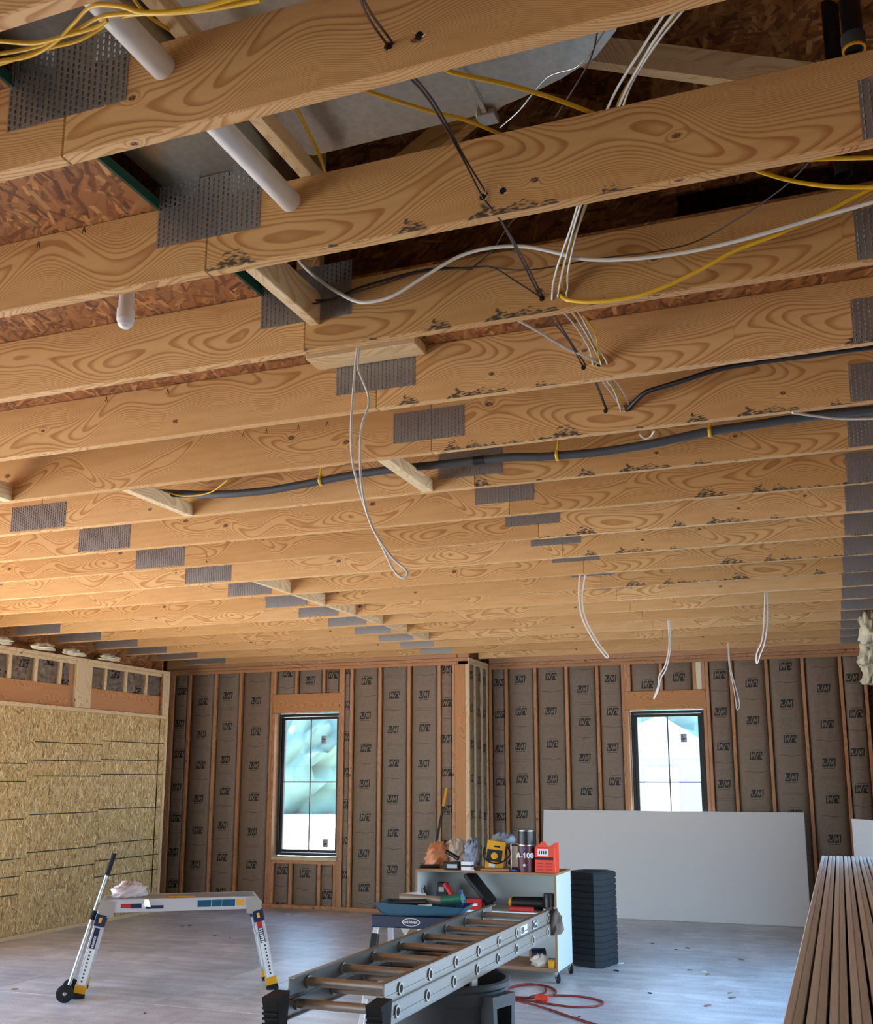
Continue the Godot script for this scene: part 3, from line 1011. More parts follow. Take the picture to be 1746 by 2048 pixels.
	var a2 := put("attic_brace", bmesh(Vector3(-0.35, -0.045, -0.02), Vector3(0.35, 0.045, 0.02), 0.003), M.pine[2], null, Vector3(-1.074, 3.574, -2.820))
	a2.rotation.z = 0.55
	tag(a2, "dark diagonal web in the attic below the duct elbow", "board")
	var a3 := put("attic_beam", bmesh(Vector3(-0.16, -0.025, -0.04), Vector3(0.16, 0.025, 0.04), 0.003), M.pine[4], null, Vector3(0.237, 3.790, -2.950))
	a3.rotation.z = -0.42
	tag(a3, "short sloping beam end in the top right corner", "board")
	var kw := thing("attic_wall", "strand board attic wall standing behind the joists at upper right", "wall", Vector3(-0.122, 3.971, -3.400), "", 0.0, "structure")
	put("strand_board_panel", bmesh(Vector3(-0.34, -0.4, -0.01), Vector3(0.23, 0.7, 0.01), 0.002, 1), M.deck, kw)
	put("panel_edge", bmesh(Vector3(0.23, -0.4, -0.012), Vector3(0.24, 0.7, 0.012)), M.red_ink, kw)
	put("strand_board_panel", bmesh(Vector3(0.24, -0.4, -0.02), Vector3(0.9, 0.7, 0.0), 0.002, 0), M.deck, kw)
	put("strand_board_panel", bmesh(Vector3(-2.2, -0.4, -0.30), Vector3(-0.3, 0.9, -0.28), 0.002, 0), M.deck, kw)

# ---------- wires ----------
func wire(called: String, pts: Array, r: float, m: Material, label: String, cat := "cable", group := "", flat := 1.0) -> MeshInstance3D:
	return one(called, tmesh(smooth(pts), r, 7, -1.0, flat), m, label, cat, Vector3.ZERO, group)

func shifted(pts: Array, d: Vector3, amp := 0.0) -> Array:
	var o := []
	for i in pts.size():
		o.append(pts[i] + d + Vector3(rng.randf_range(-amp, amp), rng.randf_range(-amp, amp), rng.randf_range(-amp, amp)))
	return o

# a cable doubled back on itself: two strands and a loop at the bottom, under one staple
func hanging_loop(a: Array, b: Array, r: float, label: String) -> void:
	var rev := b.duplicate()
	rev.reverse()
	one("hanging_cable_loop", tmesh(smooth(a + rev), r, 7), M.romex_white, label, "cable", Vector3.ZERO, "hanging cable loops")

func build_wires() -> void:
	# brown thermostat wires through the drilled holes
	var br := [Vector3(-0.615, 2.767, -1.250), Vector3(-0.748, 3.012, -1.600), Vector3(-0.780, 3.076, -1.770), Vector3(-0.769, 3.058, -1.810), Vector3(-0.793, 3.134, -2.050), Vector3(-0.800, 3.136, -2.300), Vector3(-0.771, 3.070, -2.380), Vector3(-0.737, 3.018, -2.420), Vector3(-0.769, 3.074, -2.720), Vector3(-0.776, 3.062, -2.989), Vector3(-0.804, 3.101, -3.200), Vector3(-0.793, 3.092, -3.400), Vector3(-0.782, 3.065, -3.599), Vector3(-0.782, 3.089, -3.800), Vector3(-0.825, 3.109, -4.209), Vector3(-0.833, 3.107, -4.400)]
	for k in 2:
		wire("thermostat_wire", shifted(br, Vector3(0.006 * k, 0.004 * k, 0), 0.006), 0.0028, M.wire_brown, ["left strand of the thin brown wire pair through the joist holes", "right strand of the thin brown wire pair through the joist holes"][k], "wire", "brown wires")
	wire("thermostat_wire", [Vector3(-1.672, 3.298, -2.940), Vector3(-1.628, 3.202, -2.930), Vector3(-1.560, 3.150, -2.930), Vector3(-1.448, 3.171, -2.950), Vector3(-1.319, 3.184, -2.950), Vector3(-1.180, 3.209, -2.960), Vector3(-0.997, 3.193, -2.960), Vector3(-0.929, 3.180, -2.960), Vector3(-0.858, 3.126, -2.970), Vector3(-0.775, 3.060, -2.988)], 0.003, M.wire_brown, "thin brown wire sagging across the fourth joist towards the hole", "wire", "brown wires")
	wire("thermostat_wire", [Vector3(-1.652, 3.318, -2.950), Vector3(-1.620, 3.200, -2.950), Vector3(-1.509, 3.168, -2.960), Vector3(-1.400, 3.196, -2.965), Vector3(-1.166, 3.220, -2.970), Vector3(-1.001, 3.196, -2.972)], 0.004, M.romex_black, "black wire twisted beside the brown wire on the fourth joist", "wire")
	wire("thermostat_wire", [Vector3(-0.997, 3.193, -2.960), Vector3(-0.919, 3.224, -2.930), Vector3(-0.825, 3.224, -2.800), Vector3(-0.733, 3.130, -2.600)], 0.0024, M.wire_brown, "thin brown wire rising behind the third joist", "wire", "brown wires")
	wire("thermostat_wire", [Vector3(-0.928, 3.178, -2.955), Vector3(-0.802, 3.144, -2.950), Vector3(-0.577, 3.136, -2.940), Vector3(-0.378, 3.116, -2.920), Vector3(-0.244, 3.128, -2.900), Vector3(-0.041, 3.143, -2.750), Vector3(0.065, 3.160, -2.620)], 0.0022, M.wire_brown, "thin brown wire crossing the fourth joist to the right", "wire", "brown wires")
	wire("bare_wire", [Vector3(-0.411, 3.370, -2.250), Vector3(-0.486, 3.329, -2.300), Vector3(-0.583, 3.353, -2.350), Vector3(-0.678, 3.329, -2.420), Vector3(-0.758, 3.347, -2.500)], 0.0022, M.steel, "thin shiny wire hanging below the duct elbow", "wire")
	wire("bare_wire", [Vector3(-0.427, 3.364, -2.240), Vector3(-0.460, 3.336, -2.300), Vector3(-0.524, 3.322, -2.380), Vector3(-0.601, 3.340, -2.500)], 0.0022, M.wire_brown, "thin dark wire hanging in front of the attic brace", "wire")
	# white and yellow cable drop at the fourth joist
	var wh := [Vector3(-0.233, 3.342, -2.200), Vector3(-0.318, 3.369, -2.350), Vector3(-0.423, 3.363, -2.500), Vector3(-0.497, 3.291, -2.620), Vector3(-0.589, 3.195, -2.760), Vector3(-0.691, 3.117, -2.920), Vector3(-0.718, 3.069, -2.985), Vector3(-0.719, 3.055, -3.029), Vector3(-0.753, 3.139, -3.350), Vector3(-0.729, 3.112, -3.520), Vector3(-0.723, 3.068, -3.598), Vector3(-0.730, 3.074, -3.700), Vector3(-0.752, 3.126, -4.000), Vector3(-0.748, 3.112, -4.190), Vector3(-0.737, 3.102, -4.208)]
	var cols := ["leftmost", "second", "third"]
	for k in 3:
		wire("white_cable", shifted(wh, Vector3(-0.02 + 0.02 * k, 0.0, 0.006 * k), 0.010), 0.0055, M.romex_white, "%s white cable of the drop through the holes right of centre" % cols[k], "cable", "white cable drop", 0.55)
	wire("yellow_cable", shifted(wh, Vector3(0.008, 0.004, -0.008), 0.008), 0.0052, M.romex_yellow, "yellow cable dropping between the white cables through the joist holes", "cable", "", 0.6)
	wire("white_cable", [Vector3(-0.889, 3.054, -3.100), Vector3(-0.866, 3.090, -3.300), Vector3(-0.814, 3.087, -3.450), Vector3(-0.758, 3.074, -3.520), Vector3(-0.723, 3.071, -3.597)], 0.0055, M.romex_white, "white cable slanting in from the left to the fifth joist hole", "cable", "", 0.6)
	# loops hanging at the fifth and sixth joists
	wire("yellow_cable", [Vector3(-0.682, 3.059, -3.150), Vector3(-0.694, 3.104, -3.400), Vector3(-0.710, 3.089, -3.520), Vector3(-0.720, 3.069, -3.598)], 0.005, M.romex_yellow, "short yellow cable bowing into the fifth joist hole", "cable", "", 0.6)
	# long runs on the fourth joist
	wire("yellow_cable", [Vector3(-0.717, 3.061, -2.987), Vector3(-0.683, 3.027, -2.965), Vector3(-0.584, 2.999, -2.950), Vector3(-0.445, 2.996, -2.940), Vector3(-0.295, 3.033, -2.930), Vector3(-0.178, 3.075, -2.920), Vector3(-0.052, 3.100, -2.910), Vector3(0.072, 3.135, -2.900), Vector3(0.199, 3.172, -2.880), Vector3(0.394, 3.225, -2.850)], 0.0062, M.romex_yellow, "long yellow cable sweeping along the fourth joist to the right", "cable", "", 0.7)
	wire("white_cable", [Vector3(-1.616, 3.333, -2.900), Vector3(-1.584, 3.281, -2.900), Vector3(-1.504, 3.202, -2.910), Vector3(-1.405, 3.132, -2.920), Vector3(-1.341, 3.114, -2.920), Vector3(-1.252, 3.123, -2.920), Vector3(-1.146, 3.171, -2.920), Vector3(-1.022, 3.213, -2.910), Vector3(-0.910, 3.216, -2.900), Vector3(-0.803, 3.199, -2.900), Vector3(-0.708, 3.161, -2.900), Vector3(-0.615, 3.121, -2.900), Vector3(-0.479, 3.096, -2.900), Vector3(-0.304, 3.087, -2.900), Vector3(-0.133, 3.093, -2.890), Vector3(0.031, 3.109, -2.880), Vector3(0.195, 3.119, -2.860), Vector3(0.386, 3.137, -2.850)], 0.0062, M.romex_white, "long white cable waving along the fourth joist", "cable", "", 0.65)
	wire("yellow_cable", [Vector3(-0.183, 3.203, -2.620), Vector3(-0.086, 3.144, -2.640), Vector3(0.011, 3.103, -2.660), Vector3(0.118, 3.066, -2.660), Vector3(0.247, 3.041, -2.660)], 0.0062, M.romex_yellow, "yellow cable sagging below the third joist at right", "cable", "", 0.7)
	wire("yellow_cable", [Vector3(-0.033, 3.115, -2.560), Vector3(0.062, 3.105, -2.570), Vector3(0.184, 3.081, -2.570), Vector3(0.267, 3.066, -2.570)], 0.0062, M.romex_yellow, "straight yellow cable below the red pencil mark at right", "cable", "", 0.7)
	wire("yellow_cable", [Vector3(-0.813, 3.289, -2.100), Vector3(-0.762, 3.255, -2.120), Vector3(-0.653, 3.250, -2.200), Vector3(-0.552, 3.250, -2.300), Vector3(-0.476, 3.267, -2.420)], 0.0062, M.romex_yellow, "yellow cable crossing under the duct elbow towards the third joist", "cable", "", 0.7)
	wire("yellow_cable", [Vector3(-1.042, 3.294, -2.100), Vector3(-0.998, 3.278, -2.140), Vector3(-0.871, 3.262, -2.250), Vector3(-0.799, 3.264, -2.320), Vector3(-0.730, 3.273, -2.430)], 0.0058, M.romex_yellow, "yellow cable slanting below the middle of the duct elbow", "cable", "", 0.7)
	wire("yellow_cable", [Vector3(-1.241, 3.336, -2.150), Vector3(-1.224, 3.313, -2.180), Vector3(-1.231, 3.290, -2.280), Vector3(-1.244, 3.281, -2.360), Vector3(-1.265, 3.271, -2.440)], 0.0058, M.romex_yellow, "short yellow cable dropping beside the white pipe", "cable", "", 0.7)
	var yl := [[Vector3(-1.748, 3.172, -1.600), Vector3(-1.660, 3.158, -1.600), Vector3(-1.574, 3.148, -1.600), Vector3(-1.488, 3.143, -1.580), Vector3(-1.410, 3.148, -1.550), Vector3(-1.340, 3.144, -1.520), Vector3(-1.253, 3.103, -1.500), Vector3(-1.191, 3.070, -1.500), Vector3(-1.084, 3.044, -1.500), Vector3(-0.982, 3.042, -1.500)], [Vector3(-1.772, 3.212, -1.620), Vector3(-1.682, 3.197, -1.620), Vector3(-1.558, 3.176, -1.610), Vector3(-1.435, 3.157, -1.580), Vector3(-1.345, 3.141, -1.550), Vector3(-1.264, 3.111, -1.530), Vector3(-1.158, 3.074, -1.520), Vector3(-1.052, 3.052, -1.520), Vector3(-0.939, 3.039, -1.520)], [Vector3(-1.790, 3.201, -1.640), Vector3(-1.700, 3.190, -1.640), Vector3(-1.562, 3.184, -1.630), Vector3(-1.456, 3.170, -1.620), Vector3(-1.360, 3.171, -1.600), Vector3(-1.292, 3.155, -1.580), Vector3(-1.183, 3.123, -1.570), Vector3(-1.010, 3.089, -1.560)], [Vector3(-1.734, 3.218, -1.580), Vector3(-1.644, 3.190, -1.580), Vector3(-1.543, 3.157, -1.580), Vector3(-1.452, 3.142, -1.570), Vector3(-1.365, 3.130, -1.560), Vector3(-1.325, 3.129, -1.550)]]
	for k in 4:
		wire("yellow_cable", yl[k], 0.0056, M.romex_yellow, ["upper strand of the yellow cable bundle crossing the white pipe", "second strand of the yellow cable bundle at top left", "lowest strand of the yellow cable bundle at top left", "loose yellow strand left of the white pipe"][k], "cable", "yellow cable bundle", 0.7)
	wire("yellow_cable", [Vector3(-1.237, 3.135, -1.500), Vector3(-1.261, 3.158, -1.580), Vector3(-1.298, 3.214, -1.680), Vector3(-1.329, 3.278, -1.790)], 0.005, M.romex_yellow, "yellow cable end right of the white pipe at top left", "cable", "", 0.7)
	# black cable and the wrapped bundle
	wire("black_cable", [Vector3(-0.729, 3.101, -4.208), Vector3(-0.696, 3.112, -4.170), Vector3(-0.643, 3.135, -4.130), Vector3(-0.578, 3.142, -4.110), Vector3(-0.473, 3.149, -4.080), Vector3(-0.332, 3.164, -4.050), Vector3(-0.178, 3.159, -4.020), Vector3(0.006, 3.143, -3.980), Vector3(0.146, 3.132, -3.950), Vector3(0.314, 3.118, -3.920)], 0.0105, M.romex_black, "thick black cable leaving the sixth joist to the right")
	var bp := [Vector3(-3.513, 3.138, -4.660), Vector3(-3.335, 3.099, -4.620), Vector3(-3.034, 3.056, -4.600), Vector3(-2.730, 3.042, -4.600), Vector3(-2.495, 3.054, -4.600), Vector3(-2.377, 3.063, -4.600), Vector3(-2.211, 3.075, -4.600), Vector3(-1.964, 3.082, -4.600), Vector3(-1.673, 3.079, -4.600), Vector3(-1.392, 3.078, -4.600), Vector3(-1.220, 3.062, -4.600), Vector3(-1.133, 3.059, -4.600), Vector3(-0.933, 3.054, -4.600), Vector3(-0.700, 3.059, -4.580), Vector3(-0.431, 3.080, -4.560), Vector3(-0.218, 3.085, -4.550), Vector3(-0.012, 3.090, -4.540), Vector3(0.147, 3.086, -4.530), Vector3(0.450, 3.067, -4.500)]
	var bu := thing("wrapped_cable_bundle", "thick grey plastic-wrapped cable bundle strapped below the joists", "cable")
	put("wrap", tmesh(smooth(bp), 0.0205, 12), M.wrap, bu)
	put("tape_band", tmesh([Vector3(-1.549, 3.078, -4.600), Vector3(-1.493, 3.079, -4.600)], 0.0225, 12), M.tape, bu)
	for q in [Vector3(-2.374, 3.063, -4.600), Vector3(-1.135, 3.059, -4.600), Vector3(-0.431, 3.080, -4.560)]:
		var ring := []
		for k in 13:
			ring.append(q + Vector3(0, sin(TAU * k / 12), cos(TAU * k / 12)) * 0.023)
		var tie := put("tie", tmesh(ring, 0.005, 6, -1.0, 1.6), M.romex_yellow, bu)
		put("tail", tmesh([q + Vector3(0.004, 0.02, 0.02), q + Vector3(0.012, 0.05, 0.03), q + Vector3(0.016, 0.085, 0.035)], 0.005, 6), M.romex_yellow, tie)
	wire("yellow_cable", [Vector3(-3.306, 3.091, -4.580), Vector3(-3.170, 3.053, -4.570), Vector3(-3.008, 3.054, -4.560), Vector3(-2.866, 3.091, -4.500)], 0.004, M.romex_yellow, "thin yellow cable leaving the left end of the wrapped bundle", "cable")
	wire("white_cable", [Vector3(-0.075, 2.999, -4.200), Vector3(0.027, 3.004, -4.300), Vector3(0.121, 2.999, -4.350), Vector3(0.327, 2.993, -4.400)], 0.005, M.romex_white, "thin white cable under the sixth joist at the right edge", "cable")
	wire("white_cable", [Vector3(-0.698, 3.017, -4.300), Vector3(-0.693, 3.010, -4.320), Vector3(-0.678, 3.004, -4.330), Vector3(-0.656, 3.013, -4.330), Vector3(-0.638, 3.024, -4.300)], 0.004, M.romex_white, "tiny white cable loop above the wrapped bundle", "cable")
	# loops left hanging for lamps
	hanging_loop([Vector3(-1.445, 3.018, -3.045), Vector3(-1.457, 2.905, -3.050), Vector3(-1.470, 2.749, -3.060), Vector3(-1.465, 2.610, -3.070), Vector3(-1.418, 2.436, -3.090), Vector3(-1.357, 2.305, -3.100), Vector3(-1.326, 2.244, -3.100), Vector3(-1.299, 2.218, -3.100)], [Vector3(-1.435, 3.029, -3.050), Vector3(-1.447, 2.953, -3.060), Vector3(-1.400, 2.826, -3.050), Vector3(-1.423, 2.719, -3.040), Vector3(-1.430, 2.551, -3.060), Vector3(-1.408, 2.410, -3.090), Vector3(-1.339, 2.295, -3.100), Vector3(-1.282, 2.241, -3.100), Vector3(-1.280, 2.219, -3.100)], 0.0042, "largest white cable loop hanging from the fourth joist")
	hanging_loop([Vector3(-1.608, 3.160, -7.300), Vector3(-1.656, 3.016, -7.300), Vector3(-1.668, 2.833, -7.300), Vector3(-1.643, 2.686, -7.300), Vector3(-1.561, 2.520, -7.300), Vector3(-1.485, 2.414, -7.300)], [Vector3(-1.592, 3.153, -7.310), Vector3(-1.621, 3.015, -7.310), Vector3(-1.648, 2.833, -7.310), Vector3(-1.617, 2.668, -7.310), Vector3(-1.528, 2.502, -7.310), Vector3(-1.476, 2.428, -7.310)], 0.0055, "white cable loop hanging left of the right window")
	hanging_loop([Vector3(-1.392, 3.018, -9.750), Vector3(-1.393, 2.784, -9.750), Vector3(-1.437, 2.600, -9.750), Vector3(-1.496, 2.501, -9.750), Vector3(-1.509, 2.409, -9.750)], [Vector3(-1.384, 3.019, -9.760), Vector3(-1.381, 2.785, -9.760), Vector3(-1.426, 2.578, -9.760), Vector3(-1.485, 2.474, -9.760), Vector3(-1.507, 2.382, -9.760), Vector3(-1.557, 2.292, -9.760)], 0.0062, "twisted white cable hanging in front of the right window header")
	hanging_loop([Vector3(-0.450, 3.011, -8.500), Vector3(-0.470, 2.793, -8.500), Vector3(-0.495, 2.636, -8.500), Vector3(-0.538, 2.539, -8.500), Vector3(-0.549, 2.473, -8.500)], [Vector3(-0.435, 3.011, -8.510), Vector3(-0.445, 2.793, -8.510), Vector3(-0.478, 2.616, -8.510), Vector3(-0.517, 2.520, -8.510), Vector3(-0.539, 2.462, -8.510)], 0.0055, "white cable loop hanging near the right wall")
	hanging_loop([Vector3(-1.026, 3.011, -11.580), Vector3(-1.028, 2.768, -11.580), Vector3(-0.998, 2.553, -11.580), Vector3(-0.978, 2.366, -11.580), Vector3(-0.976, 2.303, -11.580)], [Vector3(-1.015, 3.009, -11.570), Vector3(-1.017, 2.767, -11.570), Vector3(-0.977, 2.551, -11.570), Vector3(-0.941, 2.365, -11.570), Vector3(-0.955, 2.296, -11.570)], 0.0062, "short white cable loop hanging right of the right window")

# ---------- things on the floor ----------
func beam(called: String, a: Vector3, b: Vector3, w: float, d: float, m: Material, parent: Node, side := Vector3.BACK, ch := 0.002) -> MeshInstance3D:
	# bar of width w (across) and depth d (along side) from a to b
	var y := (b - a).normalized()
	var z := (side - y * side.dot(y)).normalized()
	var x := y.cross(z)
	var o := put(called, bmesh(Vector3(-w / 2, 0, -d / 2), Vector3(w / 2, (b - a).length(), d / 2), ch, 1), m, parent)
	o.transform = Transform3D(Basis(x, y, z), a)
	return o

func build_floor_things() -> void:
	work_platform()
	ladder()
	trash_can()
	step_stand()
	drywall()
	# magnetic sweeper leaning on the platform
	var b0 := Vector3(-5.352, 0.075, -6.565)
	var b1 := Vector3(-5.178, 1.018, -6.780)
	var sw := thing("wheeled_sweeper", "aluminium pole with black grip and two black wheels leaning on the work platform", "sweeper", Vector3(b0.x, 0, b0.z))
	var lo := Vector3(0, b0.y, 0)
	var hi := b1 - Vector3(b0.x, 0, b0.z)
	put("pole", tmesh([lo, lo.lerp(hi, 0.84)], 0.0125, 12), M.alu, sw)
	put("grip", tmesh([lo.lerp(hi, 0.83), lo.lerp(hi, 0.99), hi], 0.019, 12), M.rubber, sw)
	put("clip", tmesh([lo.lerp(hi, 0.50), lo.lerp(hi, 0.565)], 0.021, 10), M.rubber, sw)
	var ax := Vector3(0.50, 0, 0.866)
	put("magnet_bar", tmesh([lo - ax * 0.13, lo + ax * 0.13], 0.022, 10), M.black, sw)
	for s in [-0.12, 0.12]:
		var wheel := put("wheel", lmesh([Vector2(0.0, -0.014), Vector2(0.05, -0.014), Vector2(0.062, -0.008), Vector2(0.062, 0.008), Vector2(0.05, 0.014), Vector2(0.0, 0.014)], 24), M.rubber, sw, Vector3(0, 0.062, 0) + ax * s)
		wheel.basis = Basis(Vector3.UP.cross(ax).normalized(), ax, Vector3.UP.cross(ax).normalized().cross(ax))
		put("hub", lmesh([Vector2(0.0, 0.019), Vector2(0.012, 0.017), Vector2(0.016, 0.012)], 14), M.steel, wheel)
	# pole leaning on the corner post
	var pa := Vector3(-4.598, 0.000, -11.681)
	var pb := Vector3(-4.382, 1.462, -11.900)
	var bp := thing("broom_pole", "black pole with a yellow tip leaning against the corner post", "pole", pa)
	put("shaft", tmesh([Vector3(0, 0.01, 0), (pb - pa) * 0.86], 0.014, 12), M.black, bp)
	put("tip", tmesh([(pb - pa) * 0.855, (pb - pa) * 0.97, pb - pa], 0.017, 12), M.yellow, bp)
	# black faceted column
	var col := thing("black_ribbed_column", "black ribbed plastic column standing right of the cart", "column", Vector3(-2.08, 0, -9.36))
	var poly := [Vector2(-0.20, -0.02), Vector2(-0.15, 0.12), Vector2(0.045, 0.205), Vector2(0.10, 0.185), Vector2(0.17, -0.10), Vector2(0.07, -0.22), Vector2(-0.12, -0.20)]
	var big := []
	var hole := []
	for p in poly:
		big.append(p * 1.05)
		hole.append(p * 0.55)
	var flat := Basis(Vector3(1, 0, 0), Vector3(0, 0, 1), Vector3(0, -1, 0))
	xf = Transform3D(flat, Vector3.ZERO)
	var s0 := ST()
	prism(s0, PackedVector2Array(poly), -0.775, 0.0)
	put("core", s0.commit(), M.black_matt, col)
	for k in 15:
		var sr := ST()
		prism(sr, PackedVector2Array(big), -0.053 - k * 0.051, -0.012 - k * 0.051)
		put("rib", sr.commit(), M.black_matt, col)
	var sh := ST()
	prism(sh, PackedVector2Array(hole), -0.778, -0.774)
	put("top_opening_shade", sh.commit(), M.rubber, col)  # dark plate on the solid core paints the shade inside the top
	xf = Transform3D.IDENTITY
	# hose on the floor
	var hp := [Vector3(-2.441, 0.008, -7.755), Vector3(-2.461, 0.008, -7.944), Vector3(-2.427, 0.008, -8.163), Vector3(-2.318, 0.008, -8.268), Vector3(-2.184, 0.008, -8.213), Vector3(-2.093, 0.008, -8.044), Vector3(-2.098, 0.008, -7.885), Vector3(-2.221, 0.008, -7.782), Vector3(-2.367, 0.008, -7.764), Vector3(-2.435, 0.008, -7.835), Vector3(-2.462, 0.016, -8.000), Vector3(-2.383, 0.016, -8.218), Vector3(-2.236, 0.016, -8.189), Vector3(-2.165, 0.008, -7.996), Vector3(-2.208, 0.020, -7.739), Vector3(-2.103, 0.008, -7.903), Vector3(-1.927, 0.008, -7.950), Vector3(-1.767, 0.008, -7.897), Vector3(-1.687, 0.008, -7.798), Vector3(-1.699, 0.008, -7.669), Vector3(-1.839, 0.008, -7.581), Vector3(-2.027, 0.008, -7.616), Vector3(-2.230, 0.008, -7.684), Vector3(-2.369, 0.008, -7.707), Vector3(-2.232, 0.020, -7.563), Vector3(-2.026, 0.008, -7.475), Vector3(-1.801, 0.008, -7.278), Vector3(-1.556, 0.008, -7.078), Vector3(-1.326, 0.008, -6.880)]
	var hs := thing("air_hose", "dark red hose coiled on the floor in front of the cart", "hose")
	put("hose", tmesh(smooth(hp), 0.0075, 8), M.hose, hs)
	var cn := Vector3(-2.104, 0.030, -7.686)
	put("connector", bmesh(Vector3(-0.05, -0.022, -0.018), Vector3(0.05, 0.022, 0.018), 0.008), M.orange, hs, cn)
	# scraps on the slab
	var spots := [Vector3(-1.810, 0.008, -10.688), Vector3(-1.544, 0.008, -10.399), Vector3(-1.163, 0.008, -9.325), Vector3(-1.120, 0.008, -9.196), Vector3(-0.876, 0.008, -8.485), Vector3(-0.847, 0.008, -8.321), Vector3(-0.979, 0.008, -7.977), Vector3(-1.434, 0.008, -8.274), Vector3(-1.281, 0.008, -9.354), Vector3(-1.455, 0.008, -10.527), Vector3(-1.893, 0.008, -9.485), Vector3(-1.854, 0.008, -9.112), Vector3(-6.067, 0.008, -9.639), Vector3(-6.729, 0.008, -10.182), Vector3(-6.216, 0.008, -11.435), Vector3(-5.833, 0.008, -9.546), Vector3(-5.968, 0.008, -6.717), Vector3(-4.539, 0.008, -6.371), Vector3(-6.760, 0.008, -10.086), Vector3(-1.748, 0.008, -7.314), Vector3(-0.927, 0.008, -10.042)]
	for i in spots.size():
		var p: Vector3 = spots[i]
		var sz := rng.randf_range(0.008, 0.024)
		var st := ST()
		prism(st, PackedVector2Array([Vector2(-sz * 1.6, 0), Vector2(-sz * 0.3, sz * 0.5), Vector2(sz * 1.5, sz * 0.35), Vector2(sz, -sz * 0.4), Vector2(-sz * 0.8, -sz * 0.5)]), -0.004, 0.004)
		var o := put("wood_scrap", st.commit(), [M.particle, M.bark, M.white, M.black][i % 4 if i % 3 else 0], null, Vector3(p.x, 0.0045, p.z))
		o.rotation = Vector3(PI / 2, 0, rng.randf() * TAU)
		tag(o, "tiny construction scrap lying on the concrete floor", "scrap", "scraps on the floor")

